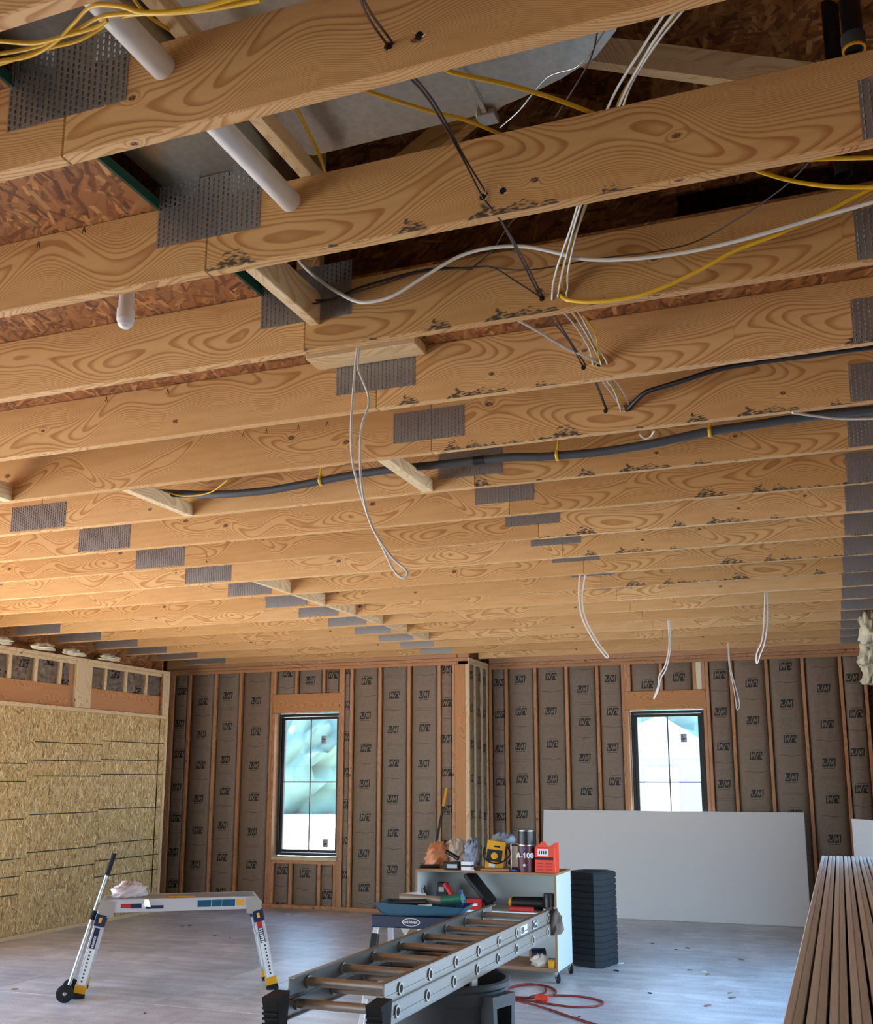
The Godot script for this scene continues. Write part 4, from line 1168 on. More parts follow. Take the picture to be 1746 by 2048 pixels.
func work_platform() -> void:
	var t := thing("work_platform", "low folding aluminium work platform with navy hinges and yellow feet", "platform", Vector3(-4.832, 0, -7.174), "", deg_to_rad(35.06))
	put("deck", bmesh(Vector3(-0.56, 0.655, -0.155), Vector3(0.56, 0.68, 0.155), 0.004), M.alu, t)
	for k in 5:
		put("deck_rib", bmesh(Vector3(-0.55, 0.68, -0.13 + k * 0.06), Vector3(0.55, 0.684, -0.11 + k * 0.06)), M.alu, t)
	for s in [-1.0, 1.0]:
		put("side_rail", bmesh(Vector3(-0.56, 0.59, s * 0.17 - 0.014), Vector3(0.56, 0.684, s * 0.17 + 0.014), 0.003), M.alu_rail, t)
	var fz := 0.1845
	for q in [[-0.44, -0.37, M.red, 0.622, 0.652], [-0.37, -0.29, M.navy, 0.618, 0.652], [-0.29, -0.265, M.white, 0.624, 0.650], [-0.26, -0.13, M.navy, 0.612, 0.636], [0.12, 0.22, M.teal, 0.615, 0.665], [0.225, 0.30, M.teal, 0.615, 0.665], [0.302, 0.40, M.teal, 0.615, 0.665], [0.41, 0.47, M.yellow, 0.618, 0.665]]:
		put("sticker", bmesh(Vector3(q[0], q[3], fz - 0.001), Vector3(q[1], q[4], fz + 0.001)), q[2], t)
	put("handle", bmesh(Vector3(-0.10, 0.680, 0.06), Vector3(0.10, 0.688, 0.10), 0.003), M.yellow, t)
	for e in [-1.0, 1.0]:
		for s in [-1.0, 1.0]:
			var top := Vector3(e * 0.565, 0.60, s * 0.17)
			var foot := Vector3(e * 0.70, 0.025, s * 0.19)
			var leg := beam("leg", foot, top, 0.075, 0.028, M.alu_rail, t)
			var ln := (top - foot).length()
			put("inner_tube", bmesh(Vector3(-0.028, 0.03, -0.02), Vector3(0.028, ln * 0.55, 0.02), 0.002), M.white, leg)
			for k in 9:
				put("hole", bmesh(Vector3(0.006 * e - 0.006, 0.09 + k * 0.026, 0.0195), Vector3(0.006 * e + 0.006, 0.102 + k * 0.026, 0.0212)), M.ink, leg)  # shade inside the punched holes painted as small dark squares
			put("sticker", bmesh(Vector3(-0.022, ln * 0.48, 0.0135), Vector3(0.016, ln * 0.80, 0.0152)), M.navy, leg)
			if e < 0.0 and s > 0.0:
				text("WERNER", 0.022, 0.001, M.white, leg, Vector3(-0.003, ln * 0.63, 0.016), Vector3(0, 0, -PI / 2))
			elif s > 0.0:
				put("sticker", bmesh(Vector3(-0.022, ln * 0.74, 0.0135), Vector3(0.016, ln * 0.82, 0.0156)), M.red, leg)
				for k in 9:
					put("print", bmesh(Vector3(-0.016, ln * 0.50 + k * 0.016, 0.015), Vector3(0.010, ln * 0.50 + k * 0.016 + 0.010, 0.0158)), M.white, leg)
			put("foot", bmesh(Vector3(-0.045, -0.03, -0.026), Vector3(0.045, 0.012, 0.026), 0.006), M.rubber, leg)
			put("foot_shoe", bmesh(Vector3(-0.043, 0.012, -0.024), Vector3(0.043, 0.07, 0.024), 0.004), M.yellow, leg)
			var hg := put("hinge", pmesh([Vector2(-0.055, -0.05), Vector2(0.04, -0.06), Vector2(0.06, 0.03), Vector2(0.02, 0.075), Vector2(-0.06, 0.06)], -0.02, 0.02), M.alu_dull, t, Vector3(e * 0.545, 0.61, s * 0.172))
			if e < 0.0:
				hg.scale.x = -1.0
			var lk := put("lock_cover", bmesh(Vector3(-0.042, ln * 0.82, -0.022), Vector3(0.042, ln * 0.97, 0.022), 0.005), M.navy, leg)
			put("lock_button", bmesh(Vector3(-0.010, ln * 0.865, 0.022), Vector3(0.010, ln * 0.93, 0.027), 0.003), M.yellow, lk)
		beam("rung", Vector3(e * 0.60, 0.42, -0.18), Vector3(e * 0.60, 0.42, 0.18), 0.045, 0.022, M.alu, t, Vector3.UP)
		beam("rung", Vector3(e * 0.68, 0.10, -0.19), Vector3(e * 0.68, 0.10, 0.19), 0.045, 0.022, M.alu, t, Vector3.UP)
	var rg := one("rag", lump(Vector3(0.11, 0.06, 0.10), 3, 0.5, 2.2, 28), M.rag, "crumpled pale pink rag on the work platform", "rag", Vector3(-5.17, 0.718, -6.98))
	rg.rotation.y = 0.6
	one("putty_blade", pmesh([Vector2(-0.11, 0), Vector2(-0.10, 0.05), Vector2(0.12, 0.05), Vector2(0.14, 0.0)], -0.002, 0.002), M.alu, "grey drywall knife blade hanging under the platform's left end", "knife", Vector3(-5.032, 0.630, -6.870))

func ladder() -> void:
	var t := thing("extension_ladder", "two-section aluminium extension ladder lying across the trash can", "ladder", Vector3(-1.7745, 0.70, -3.58))
	var len := 2.46
	# rails: web with two flanges; the near section rides on top
	for sec in 2:
		var y0: float = 0.0 if sec == 0 else 0.068
		var hw: float = 0.205 if sec == 0 else 0.192
		var z0: float = 0.0 if sec == 0 else -0.06
		for s in [-1.0, 1.0]:
			var st := ST()
			box(st, Vector3(s * hw - 0.003, y0 + 0.004, z0 - len), Vector3(s * hw + 0.003, y0 + 0.074, z0), 0.001, 2)
			box(st, Vector3(s * hw - 0.003 - (0.022 if s > 0 else 0.0), y0, z0 - len), Vector3(s * hw + 0.003 + (0.022 if s < 0 else 0.0), y0 + 0.005, z0), 0.001, 2)
			box(st, Vector3(s * hw - 0.003 - (0.022 if s > 0 else 0.0), y0 + 0.073, z0 - len), Vector3(s * hw + 0.003 + (0.022 if s < 0 else 0.0), y0 + 0.078, z0), 0.001, 2)
			box(st, Vector3(s * (hw + 0.004) - 0.0015, y0 + 0.028, z0 - len), Vector3(s * (hw + 0.004) + 0.0015, y0 + 0.034, z0), 0.0005, 2)
			put("rail", st.commit(), M.ladder, t)
		for k in 8:
			var z := z0 - 0.145 - 0.305 * k
			var ru := put("rung", tmesh([Vector3(-hw, y0 + 0.04, z), Vector3(hw, y0 + 0.04, z)], 0.0175, 14), M.alu_dull, t)
			for s in [-1.0, 1.0]:
				put("rung_collar", tmesh([Vector3(s * (hw - 0.012), y0 + 0.04, z), Vector3(s * (hw + 0.009), y0 + 0.04, z)], 0.0235, 14), M.alu_dull, ru)
				put("rung_end", tmesh([Vector3(s * (hw + 0.0085), y0 + 0.04, z), Vector3(s * (hw + 0.0095), y0 + 0.04, z)], 0.015, 14), M.rubber, ru)
	# shoes at the near end
	for s in [-1.0, 1.0]:
		var ft := put("shoe", pmesh([Vector2(-0.055, 0.085), Vector2(0.045, 0.095), Vector2(0.03, -0.02), Vector2(-0.02, -0.03)], -0.03, 0.03), M.rubber, t, Vector3(s * 0.205, 0.01, 0.005))
		ft.rotation.y = PI / 2
		for k in 6:
			put("tread", bmesh(Vector3(-0.032, -0.02 + k * 0.018, 0.048), Vector3(0.032, -0.011 + k * 0.018, 0.058), 0.002), M.rubber, t, Vector3(s * 0.205, 0.0, -0.005))
		put("shoe_plate", bmesh(Vector3(s * 0.2105 - 0.003, 0.0, -0.06), Vector3(s * 0.2105 + 0.003, 0.075, -0.01), 0.001), M.green if s < 0 else M.alu_dull, t)
	# rail labels at the far end
	var lab := put("oval_badge", lmesh([Vector2(0.0, 0.0015), Vector2(0.045, 0.0015), Vector2(0.045, 0.0)], 28), M.navy, t, Vector3(0.196, 0.107, -2.08))
	lab.rotation.z = -PI / 2
	lab.scale = Vector3(0.55, 1, 1.25)
	var ring := put("badge_ring", lmesh([Vector2(0.037, 0.003), Vector2(0.041, 0.003), Vector2(0.041, 0.0)], 28), M.white, lab)
	ring.position = Vector3(0, -0.001, 0)
	text("WERNER", 0.018, 0.001, M.white, t, Vector3(0.1985, 0.107, -2.08), Vector3(0, PI / 2, 0))
	put("sticker", bmesh(Vector3(0.195, 0.085, -1.92), Vector3(0.1965, 0.128, -1.80)), M.white, t)
	put("sticker", bmesh(Vector3(0.1955, 0.09, -1.86), Vector3(0.197, 0.122, -1.81)), M.navy, t)
	put("rope_bundle", lump(Vector3(0.035, 0.075, 0.05), 9, 0.5, 2.5, 18), M.bark, t, Vector3(0.215, 0.055, -2.42))
	put("cord_hook", bmesh(Vector3(0.2, -0.03, -1.06), Vector3(0.212, 0.005, -0.98), 0.003), M.alu_dull, t)

func trash_can() -> void:
	var t := thing("trash_can", "dark grey round trash can holding up the ladder", "trash can", Vector3(-1.73, 0, -4.72))
	put("body", lmesh([Vector2(0.0, 0.0), Vector2(0.205, 0.0), Vector2(0.215, 0.012), Vector2(0.245, 0.55), Vector2(0.252, 0.60)], 40), M.can_grey, t)
	put("rim", lmesh([Vector2(0.252, 0.60), Vector2(0.268, 0.605), Vector2(0.272, 0.655), Vector2(0.282, 0.665), Vector2(0.284, 0.685), Vector2(0.276, 0.692), Vector2(0.262, 0.688), Vector2(0.258, 0.60), Vector2(0.245, 0.5), Vector2(0.21, 0.02), Vector2(0.0, 0.02)], 40), M.can_grey, t)
	for s in [1.25, 4.4]:
		var h := put("handle", pmesh([Vector2(-0.085, 0.08), Vector2(0.085, 0.08), Vector2(0.075, -0.06), Vector2(0.06, -0.09), Vector2(0.05, -0.085), Vector2(0.055, 0.03), Vector2(-0.055, 0.03), Vector2(-0.05, -0.085), Vector2(-0.06, -0.09), Vector2(-0.075, -0.06)], 0.0, 0.07), M.can_grey, t, Vector3(sin(s) * 0.24, 0.565, cos(s) * 0.24))
		h.rotation.y = s
	for k in 6:
		var a := TAU * k / 6 + 0.2
		var r := put("rib", bmesh(Vector3(-0.012, 0.05, -0.004), Vector3(0.012, 0.5, 0.008), 0.004), M.can_grey, t, Vector3(sin(a) * 0.226, 0, cos(a) * 0.226))
		r.rotation = Vector3(0.055, a, 0)

func step_stand() -> void:
	var t := thing("step_stand", "small aluminium step stand with a navy front panel holding a paint tray", "step stool", Vector3(-2.60, 0, -6.62), "", 0.08)
	put("top", bmesh(Vector3(-0.30, 0.685, -0.16), Vector3(0.30, 0.71, 0.16), 0.005), M.alu, t)
	var fp := put("front_panel", bmesh(Vector3(-0.30, 0.635, 0.15), Vector3(0.27, 0.712, 0.172), 0.006), M.navy, t)
	var ov := put("oval_badge", lmesh([Vector2(0.0, 0.002), Vector2(0.05, 0.002), Vector2(0.05, 0.0)], 28), M.white, fp, Vector3(-0.03, 0.674, 0.172))
	ov.rotation.x = PI / 2
	ov.scale = Vector3(1.2, 1, 0.5)
	put("badge_field", lmesh([Vector2(0.0, 0.003), Vector2(0.043, 0.003), Vector2(0.043, 0.0)], 28), M.navy, ov)
	text("WERNER", 0.022, 0.001, M.white, fp, Vector3(-0.03, 0.674, 0.1765))
	for e in [-1.0, 1.0]:
		for s in [-1.0, 1.0]:
			var lg := beam("leg", Vector3(e * 0.31, 0.0, s * 0.33), Vector3(e * 0.27, 0.69, s * 0.12), 0.035, 0.028, M.alu_rail, t)
			put("foot", bmesh(Vector3(-0.024, 0.0, -0.022), Vector3(0.024, 0.05, 0.022), 0.004), M.rubber, lg)
			if s > 0.0:
				put("bracket", bmesh(Vector3(-0.024, 0.50, -0.02), Vector3(0.024, 0.62, 0.02), 0.004), M.black, lg)
	beam("tread", Vector3(-0.28, 0.50, 0.18), Vector3(0.28, 0.50, 0.18), 0.06, 0.03, M.alu_dull, t, Vector3.UP)
	beam("tread", Vector3(-0.30, 0.24, 0.26), Vector3(0.30, 0.24, 0.26), 0.07, 0.03, M.alu_dull, t, Vector3.UP)
	put("latch", pmesh([Vector2(-0.03, 0), Vector2(0.03, 0), Vector2(0.0, -0.05)], 0.0, 0.01), M.alu_dull, t, Vector3(-0.07, 0.635, 0.16))
	# tray of tools
	var tr := thing("paint_tray", "teal plastic paint tray on the step stand", "tray", Vector3(-2.58, 0.713, -6.58), "", 0.10)
	var st := ST()
	var outer := [Vector2(-0.30, 0.07), Vector2(-0.25, 0.015), Vector2(-0.20, 0.0), Vector2(0.26, 0.012), Vector2(0.30, 0.055), Vector2(0.29, 0.055), Vector2(0.255, 0.02), Vector2(-0.20, 0.008), Vector2(-0.245, 0.022), Vector2(-0.288, 0.07)]
	prism(st, PackedVector2Array(outer), -0.14, 0.14)
	put("pan", st.commit(), M.teal, tr)
	for z in [-0.14, 0.133]:
		put("side_wall", pmesh([Vector2(-0.30, 0.075), Vector2(-0.25, 0.015), Vector2(-0.20, 0.002), Vector2(0.26, 0.012), Vector2(0.30, 0.058)], z, z + 0.007), M.teal, tr)
	put("liner", bmesh(Vector3(-0.22, 0.009, -0.12), Vector3(0.24, 0.03, 0.12), 0.008), M.bag_orange, tr)
	# tools heaped in the tray
	var gun := thing("caulking_gun", "grey caulking gun with a teal handle lying on the tray", "tool", Vector3(-2.56, 0.80, -6.58), "", 0.12)
	put("barrel", tmesh([Vector3(-0.18, 0.012, 0), Vector3(0.10, 0.0, 0)], 0.024, 14), M.alu_dull, gun)
	put("rod", tmesh([Vector3(0.10, 0, 0), Vector3(0.26, 0.0, 0)], 0.006, 8), M.steel, gun)
	put("handle", beam_mesh(Vector3(0.10, 0.0, 0), Vector3(0.24, 0.018, 0.02), 0.03), M.green, gun)
	one("bottle", lmesh([Vector2(0, 0), Vector2(0.026, 0), Vector2(0.028, 0.01), Vector2(0.028, 0.12), Vector2(0.012, 0.15), Vector2(0.012, 0.17), Vector2(0, 0.17)], 18), M.white, "white bottle lying on the left of the paint tray", "bottle", Vector3(-2.782, 0.795, -6.660)).rotation = Vector3(0.2, 0.3, -1.45)
	one("paint_roller", tmesh([Vector3(-0.10, 0, 0), Vector3(0.10, 0.015, 0.02)], 0.022, 14), M.green, "dark green paint roller in the tray", "roller", Vector3(-2.613, 0.753, -6.550))
	one("paint_brush", beam_mesh(Vector3(-0.12, 0, 0), Vector3(0.14, 0.02, 0.0), 0.018), M.black, "black brush handle across the tray", "brush", Vector3(-2.682, 0.775, -6.520))
	one("tape_roll", lmesh([Vector2(0.02, 0), Vector2(0.045, 0), Vector2(0.045, 0.03), Vector2(0.02, 0.03), Vector2(0.02, 0)], 24), M.bag, "pale tape roll in the middle of the tray", "tape", Vector3(-2.550, 0.750, -6.520))
	one("spray_bottle", lmesh([Vector2(0, 0), Vector2(0.03, 0), Vector2(0.03, 0.1), Vector2(0.012, 0.13), Vector2(0.012, 0.15), Vector2(0, 0.15)], 18), M.blue, "blue bottle standing behind the ladder at the tray's right end", "bottle", Vector3(-2.386, 0.703, -6.750))

func beam_mesh(a: Vector3, b: Vector3, r: float) -> Mesh:
	return tmesh([a, a.lerp(b, 0.1), a.lerp(b, 0.9), b], r, 8)

func drywall() -> void:
	# sheet leaning on the recessed wall
	var lo := Vector3(-1.90, 0.001, -12.44)
	var t := thing("drywall_sheet", "large white drywall sheet leaning under the right window", "drywall", lo)
	t.rotation.x = -atan2(0.20, 1.19)
	put("face", bmesh(Vector3(-1.495, 0.0, -0.004), Vector3(1.495, 1.215, 0.0085), 0.003), M.board_face, t)
	put("end_tape", bmesh(Vector3(1.494, 0.0, -0.003), Vector3(1.500, 1.215, 0.0075)), M.board_edge, t)
	# sheets stored on edge along the right wall
	var x := -0.098
	for i in 20:
		var l := 3.66 + (0.012 if i % 4 == 0 else 0.0)
		var c := put("drywall_sheet", bmesh(Vector3(0, 0, -l / 2), Vector3(0.0127, 1.18, l / 2), 0.0022, 2), M.board_edge if i % 2 == 0 else M.gypsum, null, Vector3(x, 0.06, -1.36 - 1.83 - rng.randf() * 0.01))
		tag(c, "drywall sheet on edge in the right-hand stack, %s from its left side" % NTH[i], "drywall", "drywall sheets on edge")
		x += 0.0130 if i % 2 == 0 else 0.0172
	for z in [-1.9, -3.2, -4.5]:
		var d := put("dunnage_block", bmesh(Vector3(0, 0, -0.045), Vector3(0.5, 0.058, 0.045), 0.002), M.spruce, null, Vector3(-0.11, 0, z))
		tag(d, "wood block under the drywall stack, %s from the camera" % NTH[int((-1.9 - z) / 1.3 + 0.1)], "block", "blocks under the drywall")
	var w := put("drywall_offcut", bmesh(Vector3(0.0, 0, -0.3), Vector3(0.013, 1.22, 0.3), 0.002), M.board_face, null, Vector3(0.215, 0.0, -10.0))
	w.rotation.y = 0.5
	tag(w, "bluish white drywall offcut standing behind the stack at the right edge", "drywall")
	# torn insulation over the right wall plate
	for k in 3:
		var f := put("torn_insulation", lump(Vector3(0.07, 0.16, 0.09), 50 + k, 0.95, 4.5, 36), M.fluff, null, [Vector3(0.355, 2.850, -10.200), Vector3(0.357, 2.724, -10.800), Vector3(0.369, 2.578, -11.200)][k])
		tag(f, ["pale torn insulation tuft high on the right wall", "middle torn insulation tuft on the right wall", "lowest torn insulation tuft on the right wall"][k], "insulation", "torn insulation")
	for k in 4:
		var f := put("torn_insulation", lump(Vector3(0.05, 0.035, 0.13), 60 + k, 0.7, 3.4, 24), M.fluff, null, Vector3(-7.75 + 0.05 * (k % 2), 2.915, -8.15 - k * 0.55))
		tag(f, "pale insulation tuft on the left wall plate, %s from the camera" % NTH[k], "insulation", "insulation tufts on the left plate")

# ---------- rolling cart and what stands on it ----------
func build_cart() -> void:
	var x0 := -3.37
	var x1 := -2.165
	var t := thing("rolling_cart", "white melamine cart on casters with raw wood edges", "cart", Vector3(0, 0, -8.4))
	put("top", bmesh(Vector3(x0, 0.812, -0.48), Vector3(x1 + 0.0, 0.830, 0.004), 0.002), M.particle, t)
	put("side_panel", bmesh(Vector3(x1 - 0.018, 0.085, -0.48), Vector3(x1, 0.812, 0.0), 0.001), M.melamine, t)
	put("side_panel", bmesh(Vector3(x0, 0.085, -0.48), Vector3(x0 + 0.018, 0.812, 0.0), 0.001), M.melamine, t)
	put("edge_band", bmesh(Vector3(x1 - 0.018, 0.085, 0.0), Vector3(x1, 0.812, 0.003)), M.particle, t)
	put("edge_band", bmesh(Vector3(x0, 0.085, 0.0), Vector3(x0 + 0.018, 0.812, 0.003)), M.particle, t)
	put("back_panel", bmesh(Vector3(x0 + 0.018, 0.085, -0.48), Vector3(x1 - 0.018, 0.812, -0.468)), M.melamine, t)
	put("shelf", bmesh(Vector3(x0 + 0.018, 0.505, -0.468), Vector3(x1 - 0.018, 0.523, 0.0), 0.001), M.melamine, t)
	put("shelf", bmesh(Vector3(x0 + 0.018, 0.088, -0.468), Vector3(x1 - 0.018, 0.112, 0.003), 0.001), M.particle, t)
	for c in [[x0 + 0.05, -0.05], [x1 - 0.02, -0.02], [x0 + 0.05, -0.43], [x1 - 0.02, -0.45]]:
		var k := put("caster", bmesh(Vector3(-0.014, 0.05, -0.018), Vector3(0.014, 0.086, 0.018), 0.003), M.steel, t, Vector3(c[0], 0, c[1]))
		var w := put("caster_wheel", lmesh([Vector2(0.0, -0.011), Vector2(0.026, -0.011), Vector2(0.036, -0.006), Vector2(0.036, 0.006), Vector2(0.026, 0.011), Vector2(0.0, 0.011)], 20), M.rubber, k, Vector3(0.012, 0.036, 0.0))
		w.rotation = Vector3(0, 0.7, PI / 2)
		put("hub", lmesh([Vector2(0.0, 0.013), Vector2(0.012, 0.012)], 12), M.steel, w)
	var y := 0.830
	# top of the cart, left to right
	var kn := thing("taping_knife", "dark taping knife lying at the left end of the cart top", "knife", Vector3(-3.25, y, -8.48), "", 0.3)
	put("handle", tmesh([Vector3(-0.10, 0.018, 0), Vector3(0.06, 0.02, 0)], 0.016, 10), M.black, kn)
	put("blade", bmesh(Vector3(0.05, 0.002, -0.05), Vector3(0.16, 0.005, 0.05)), M.steel, kn)
	one("paper_scrap", bmesh(Vector3(-0.11, 0, -0.05), Vector3(0.11, 0.004, 0.05)), M.cardboard, "flat paper scrap under the taping knife", "paper", Vector3(-3.23, y, -8.43))
	one("plastic_bag", lump(Vector3(0.085, 0.115, 0.07), 11, 0.38, 2.0, 36), M.bag_orange, "orange and white plastic bag on the cart top", "bag", Vector3(-3.277, 0.904, -8.660))
	one("plastic_bag", lump(Vector3(0.105, 0.125, 0.08), 14, 0.38, 2.0, 36), M.bag, "larger beige plastic bag on the cart top", "bag", Vector3(-3.133, 0.914, -8.740))
	one("plastic_bag", lump(Vector3(0.06, 0.125, 0.07), 19, 0.4, 2.4, 36), M.bag_blue, "bluish plastic bag beside the yellow box", "bag", Vector3(-2.935, 0.929, -8.600))
	var b1 := thing("fastener_box", "dark fastener box with a pale label at the front of the cart top", "box", Vector3(-3.07, y, -8.46), "", 0.1)
	put("body", bmesh(Vector3(-0.065, 0, -0.04), Vector3(0.065, 0.062, 0.04), 0.003), M.black, b1)
	put("label_panel", bmesh(Vector3(-0.03, 0.015, 0.04), Vector3(0.055, 0.045, 0.0412)), M.sticker, b1)
	one("screwdriver_grip", tmesh([Vector3(-0.06, 0.035, 0), Vector3(0.06, -0.02, 0.02)], 0.017, 10), M.black, "thick black tool grip resting on the fastener box", "tool", Vector3(-3.07, y + 0.11, -8.48))
	var b2 := thing("small_box", "small white box with a black band on the cart top", "box", Vector3(-2.925, y, -8.44), "", -0.1)
	put("body", bmesh(Vector3(-0.044, 0, -0.03), Vector3(0.044, 0.07, 0.03), 0.002), M.white, b2)
	put("band", bmesh(Vector3(-0.0445, 0.03, -0.0305), Vector3(0.0445, 0.042, 0.0305)), M.ink, b2)
	var yb := thing("yellow_tool_box", "yellow cardboard tool box with a black picture panel, tilted on the cart", "box", Vector3(-2.735, y, -8.55), "", 0.35)
	yb.rotation.z = -0.13
	put("body", bmesh(Vector3(-0.075, 0.01, -0.05), Vector3(0.075, 0.235, 0.05), 0.002), M.yellow, yb)
	put("picture_panel", bmesh(Vector3(-0.072, 0.07, 0.05), Vector3(0.055, 0.165, 0.0515)), M.ink, yb)
	put("picture", lmesh([Vector2(0.0, 0.002), Vector2(0.028, 0.002), Vector2(0.028, 0)], 14), M.yellow, yb, Vector3(-0.01, 0.115, 0.051)).rotation.x = PI / 2
	put("barcode_label", bmesh(Vector3(-0.045, 0.025, 0.05), Vector3(0.005, 0.055, 0.0515)), M.white, yb)
	put("top_print", bmesh(Vector3(-0.02, 0.185, 0.05), Vector3(0.03, 0.198, 0.0513)), M.ink, yb)
	put("cable_strap", tmesh(smooth([Vector3(-0.10, 0.17, 0.06), Vector3(-0.095, 0.10, 0.07), Vector3(-0.03, 0.06, 0.07), Vector3(0.05, 0.07, 0.07), Vector3(0.12, 0.14, 0.04), Vector3(0.10, 0.19, -0.02)]), 0.006, 8), M.rubber, yb)
	one("plastic_bag", lump(Vector3(0.10, 0.07, 0.07), 23, 0.4, 2.0, 24), M.bag_blue, "clear crumpled plastic bag behind the yellow box", "bag", Vector3(-2.70, y + 0.21, -8.70))
	one("dark_tool", tmesh([Vector3(-0.05, -0.1, 0), Vector3(0.06, 0.1, 0)], 0.022, 10), M.black, "dark tool handle standing behind the yellow box", "tool", Vector3(-2.62, y + 0.13, -8.80))
	one("pliers", tmesh(smooth([Vector3(-0.13, 0.012, 0.02), Vector3(-0.03, 0.012, 0.0), Vector3(0.10, 0.012, 0.02)]), 0.011, 8), M.blue, "blue handled pliers lying in front of the cans", "tool", Vector3(-2.60, y, -8.44))
	one("pliers", tmesh(smooth([Vector3(-0.12, 0.012, 0.0), Vector3(0.0, 0.012, 0.01), Vector3(0.12, 0.012, -0.01)]), 0.010, 8), M.particle, "brown handled tool lying in front of the cans", "tool", Vector3(-2.68, y, -8.41))
	var fc := thing("metal_solvent_can", "cream and maroon flat metal can behind the maroon paint can", "can", Vector3(-2.535, y, -8.67), "", 0.1)
	put("body", bmesh(Vector3(-0.075, 0, -0.045), Vector3(0.075, 0.21, 0.045), 0.008), M.maroon, fc)
	put("label_panel", bmesh(Vector3(-0.07, 0.02, 0.045), Vector3(-0.01, 0.19, 0.0462)), M.bag, fc)
	put("top_rim", bmesh(Vector3(-0.078, 0.205, -0.048), Vector3(0.078, 0.215, 0.048), 0.003), M.steel, fc)
	put("corner_seam", bmesh(Vector3(-0.079, 0, 0.04), Vector3(-0.070, 0.21, 0.049), 0.002), M.steel, fc)
	var pc := thing("paint_can", "maroon paint can lettered A-100 on the cart top", "can", Vector3(-2.432, y, -8.49))
	put("body", lmesh([Vector2(0, 0), Vector2(0.072, 0), Vector2(0.072, 0.21), Vector2(0.0, 0.21)], 32), M.maroon, pc)
	put("rim", lmesh([Vector2(0.066, 0.209), Vector2(0.0735, 0.209), Vector2(0.0735, 0.2135), Vector2(0.066, 0.2135)], 32), M.steel, pc)
	text("A-100", 0.055, 0.006, M.white, pc, Vector3(0.006, 0.13, 0.0715))
	put("emblem", lmesh([Vector2(0, 0.003), Vector2(0.013, 0.003), Vector2(0.013, 0)], 14), M.blue, pc, Vector3(0.0, 0.182, 0.071)).rotation.x = PI / 2
	put("emblem", lmesh([Vector2(0, 0.003), Vector2(0.011, 0.003), Vector2(0.011, 0)], 14), M.sticker, pc, Vector3(0.0, 0.055, 0.071)).rotation.x = PI / 2
	var bc := thing("black_can", "glossy black can stacked on the maroon paint can", "can", Vector3(-2.432, y + 0.216, -8.49))
	put("body", lmesh([Vector2(0, 0), Vector2(0.07, 0), Vector2(0.07, 0.105), Vector2(0.0, 0.105)], 32), M.frame_black, bc)
	put("rim", lmesh([Vector2(0.064, 0.1045), Vector2(0.072, 0.1045), Vector2(0.072, 0.1085), Vector2(0.064, 0.1085)], 32), M.steel, bc)
	var ob := thing("orange_carton", "open orange carton with a white label at the right end of the cart top", "box", Vector3(-2.256, y, -8.47), "", -0.05)
	put("body", bmesh(Vector3(-0.085, 0, -0.055), Vector3(0.085, 0.20, 0.055), 0.003), M.orange, ob)
	put("flap", pmesh([Vector2(-0.085, 0.20), Vector2(-0.04, 0.225), Vector2(-0.03, 0.243), Vector2(0.0, 0.243), Vector2(0.015, 0.222), Vector2(0.03, 0.20)], 0.048, 0.055), M.orange, ob)
	put("flap", pmesh([Vector2(0.03, 0.20), Vector2(0.085, 0.235), Vector2(0.085, 0.20)], -0.05, 0.052), M.orange, ob)
	put("white_label", bmesh(Vector3(-0.06, 0.13, 0.055), Vector3(0.03, 0.185, 0.0563)), M.white, ob)
	for k in 4:
		put("print", bmesh(Vector3(-0.05 + k * 0.018, 0.145, 0.0563), Vector3(-0.04 + k * 0.018, 0.172, 0.0567)), M.ink, ob)
	put("black_band", bmesh(Vector3(-0.082, 0.10, 0.055), Vector3(0.07, 0.122, 0.0563)), M.ink, ob)
	for k in 6:
		put("print", bmesh(Vector3(-0.07 + 0.075 * (k % 2), 0.02 + int(k / 2) * 0.024, 0.055), Vector3(-0.015 + 0.075 * (k % 2), 0.03 + int(k / 2) * 0.024, 0.0563)), M.red, ob)
	one("white_scrap", bmesh(Vector3(-0.015, 0, -0.008), Vector3(0.015, 0.008, 0.008), 0.002), M.white, "tiny white scrap at the front edge of the cart top", "scrap", Vector3(-2.87, y, -8.41))
	# middle shelf
	var ys := 0.523
	var ch := thing("battery_charger", "black battery charger with a pale screen on the middle shelf", "charger", Vector3(-3.19, ys, -8.56), "", 0.15)
	put("body", pmesh([Vector2(-0.05, 0), Vector2(0.05, 0), Vector2(0.04, 0.19), Vector2(-0.035, 0.19)], -0.05, 0.05), M.black, ch)
	put("screen", bmesh(Vector3(-0.022, 0.12, 0.05), Vector3(0.022, 0.16, 0.0515)), M.sticker, ch)
	put("base_panel", bmesh(Vector3(-0.042, 0.03, 0.05), Vector3(0.042, 0.07, 0.052)), M.can_grey, ch)
	for k in 3:
		one("tool_shaft", tmesh([Vector3(0, 0, 0), Vector3([-0.05, -0.03, -0.07][k], [0.15, 0.10, 0.17][k], 0.0)], 0.007, 8), M.black, "%s dark tool shaft at the left of the middle shelf" % NTH[k], "tool", Vector3(-3.275 + 0.012 * k, ys + 0.003, -8.47), "tool shafts")
	var tc := thing("tool_case", "open black tool case with a raised lid on the middle shelf", "case", Vector3(-2.96, ys, -8.62))
	put("tray", bmesh(Vector3(-0.12, 0, -0.12), Vector3(0.16, 0.06, 0.12), 0.008), M.black, tc)
	var lid := put("lid", bmesh(Vector3(-0.30, 0, -0.12), Vector3(0.0, 0.035, 0.12), 0.008), M.black, tc, Vector3(0.17, 0.03, 0))
	lid.rotation.z = -0.85
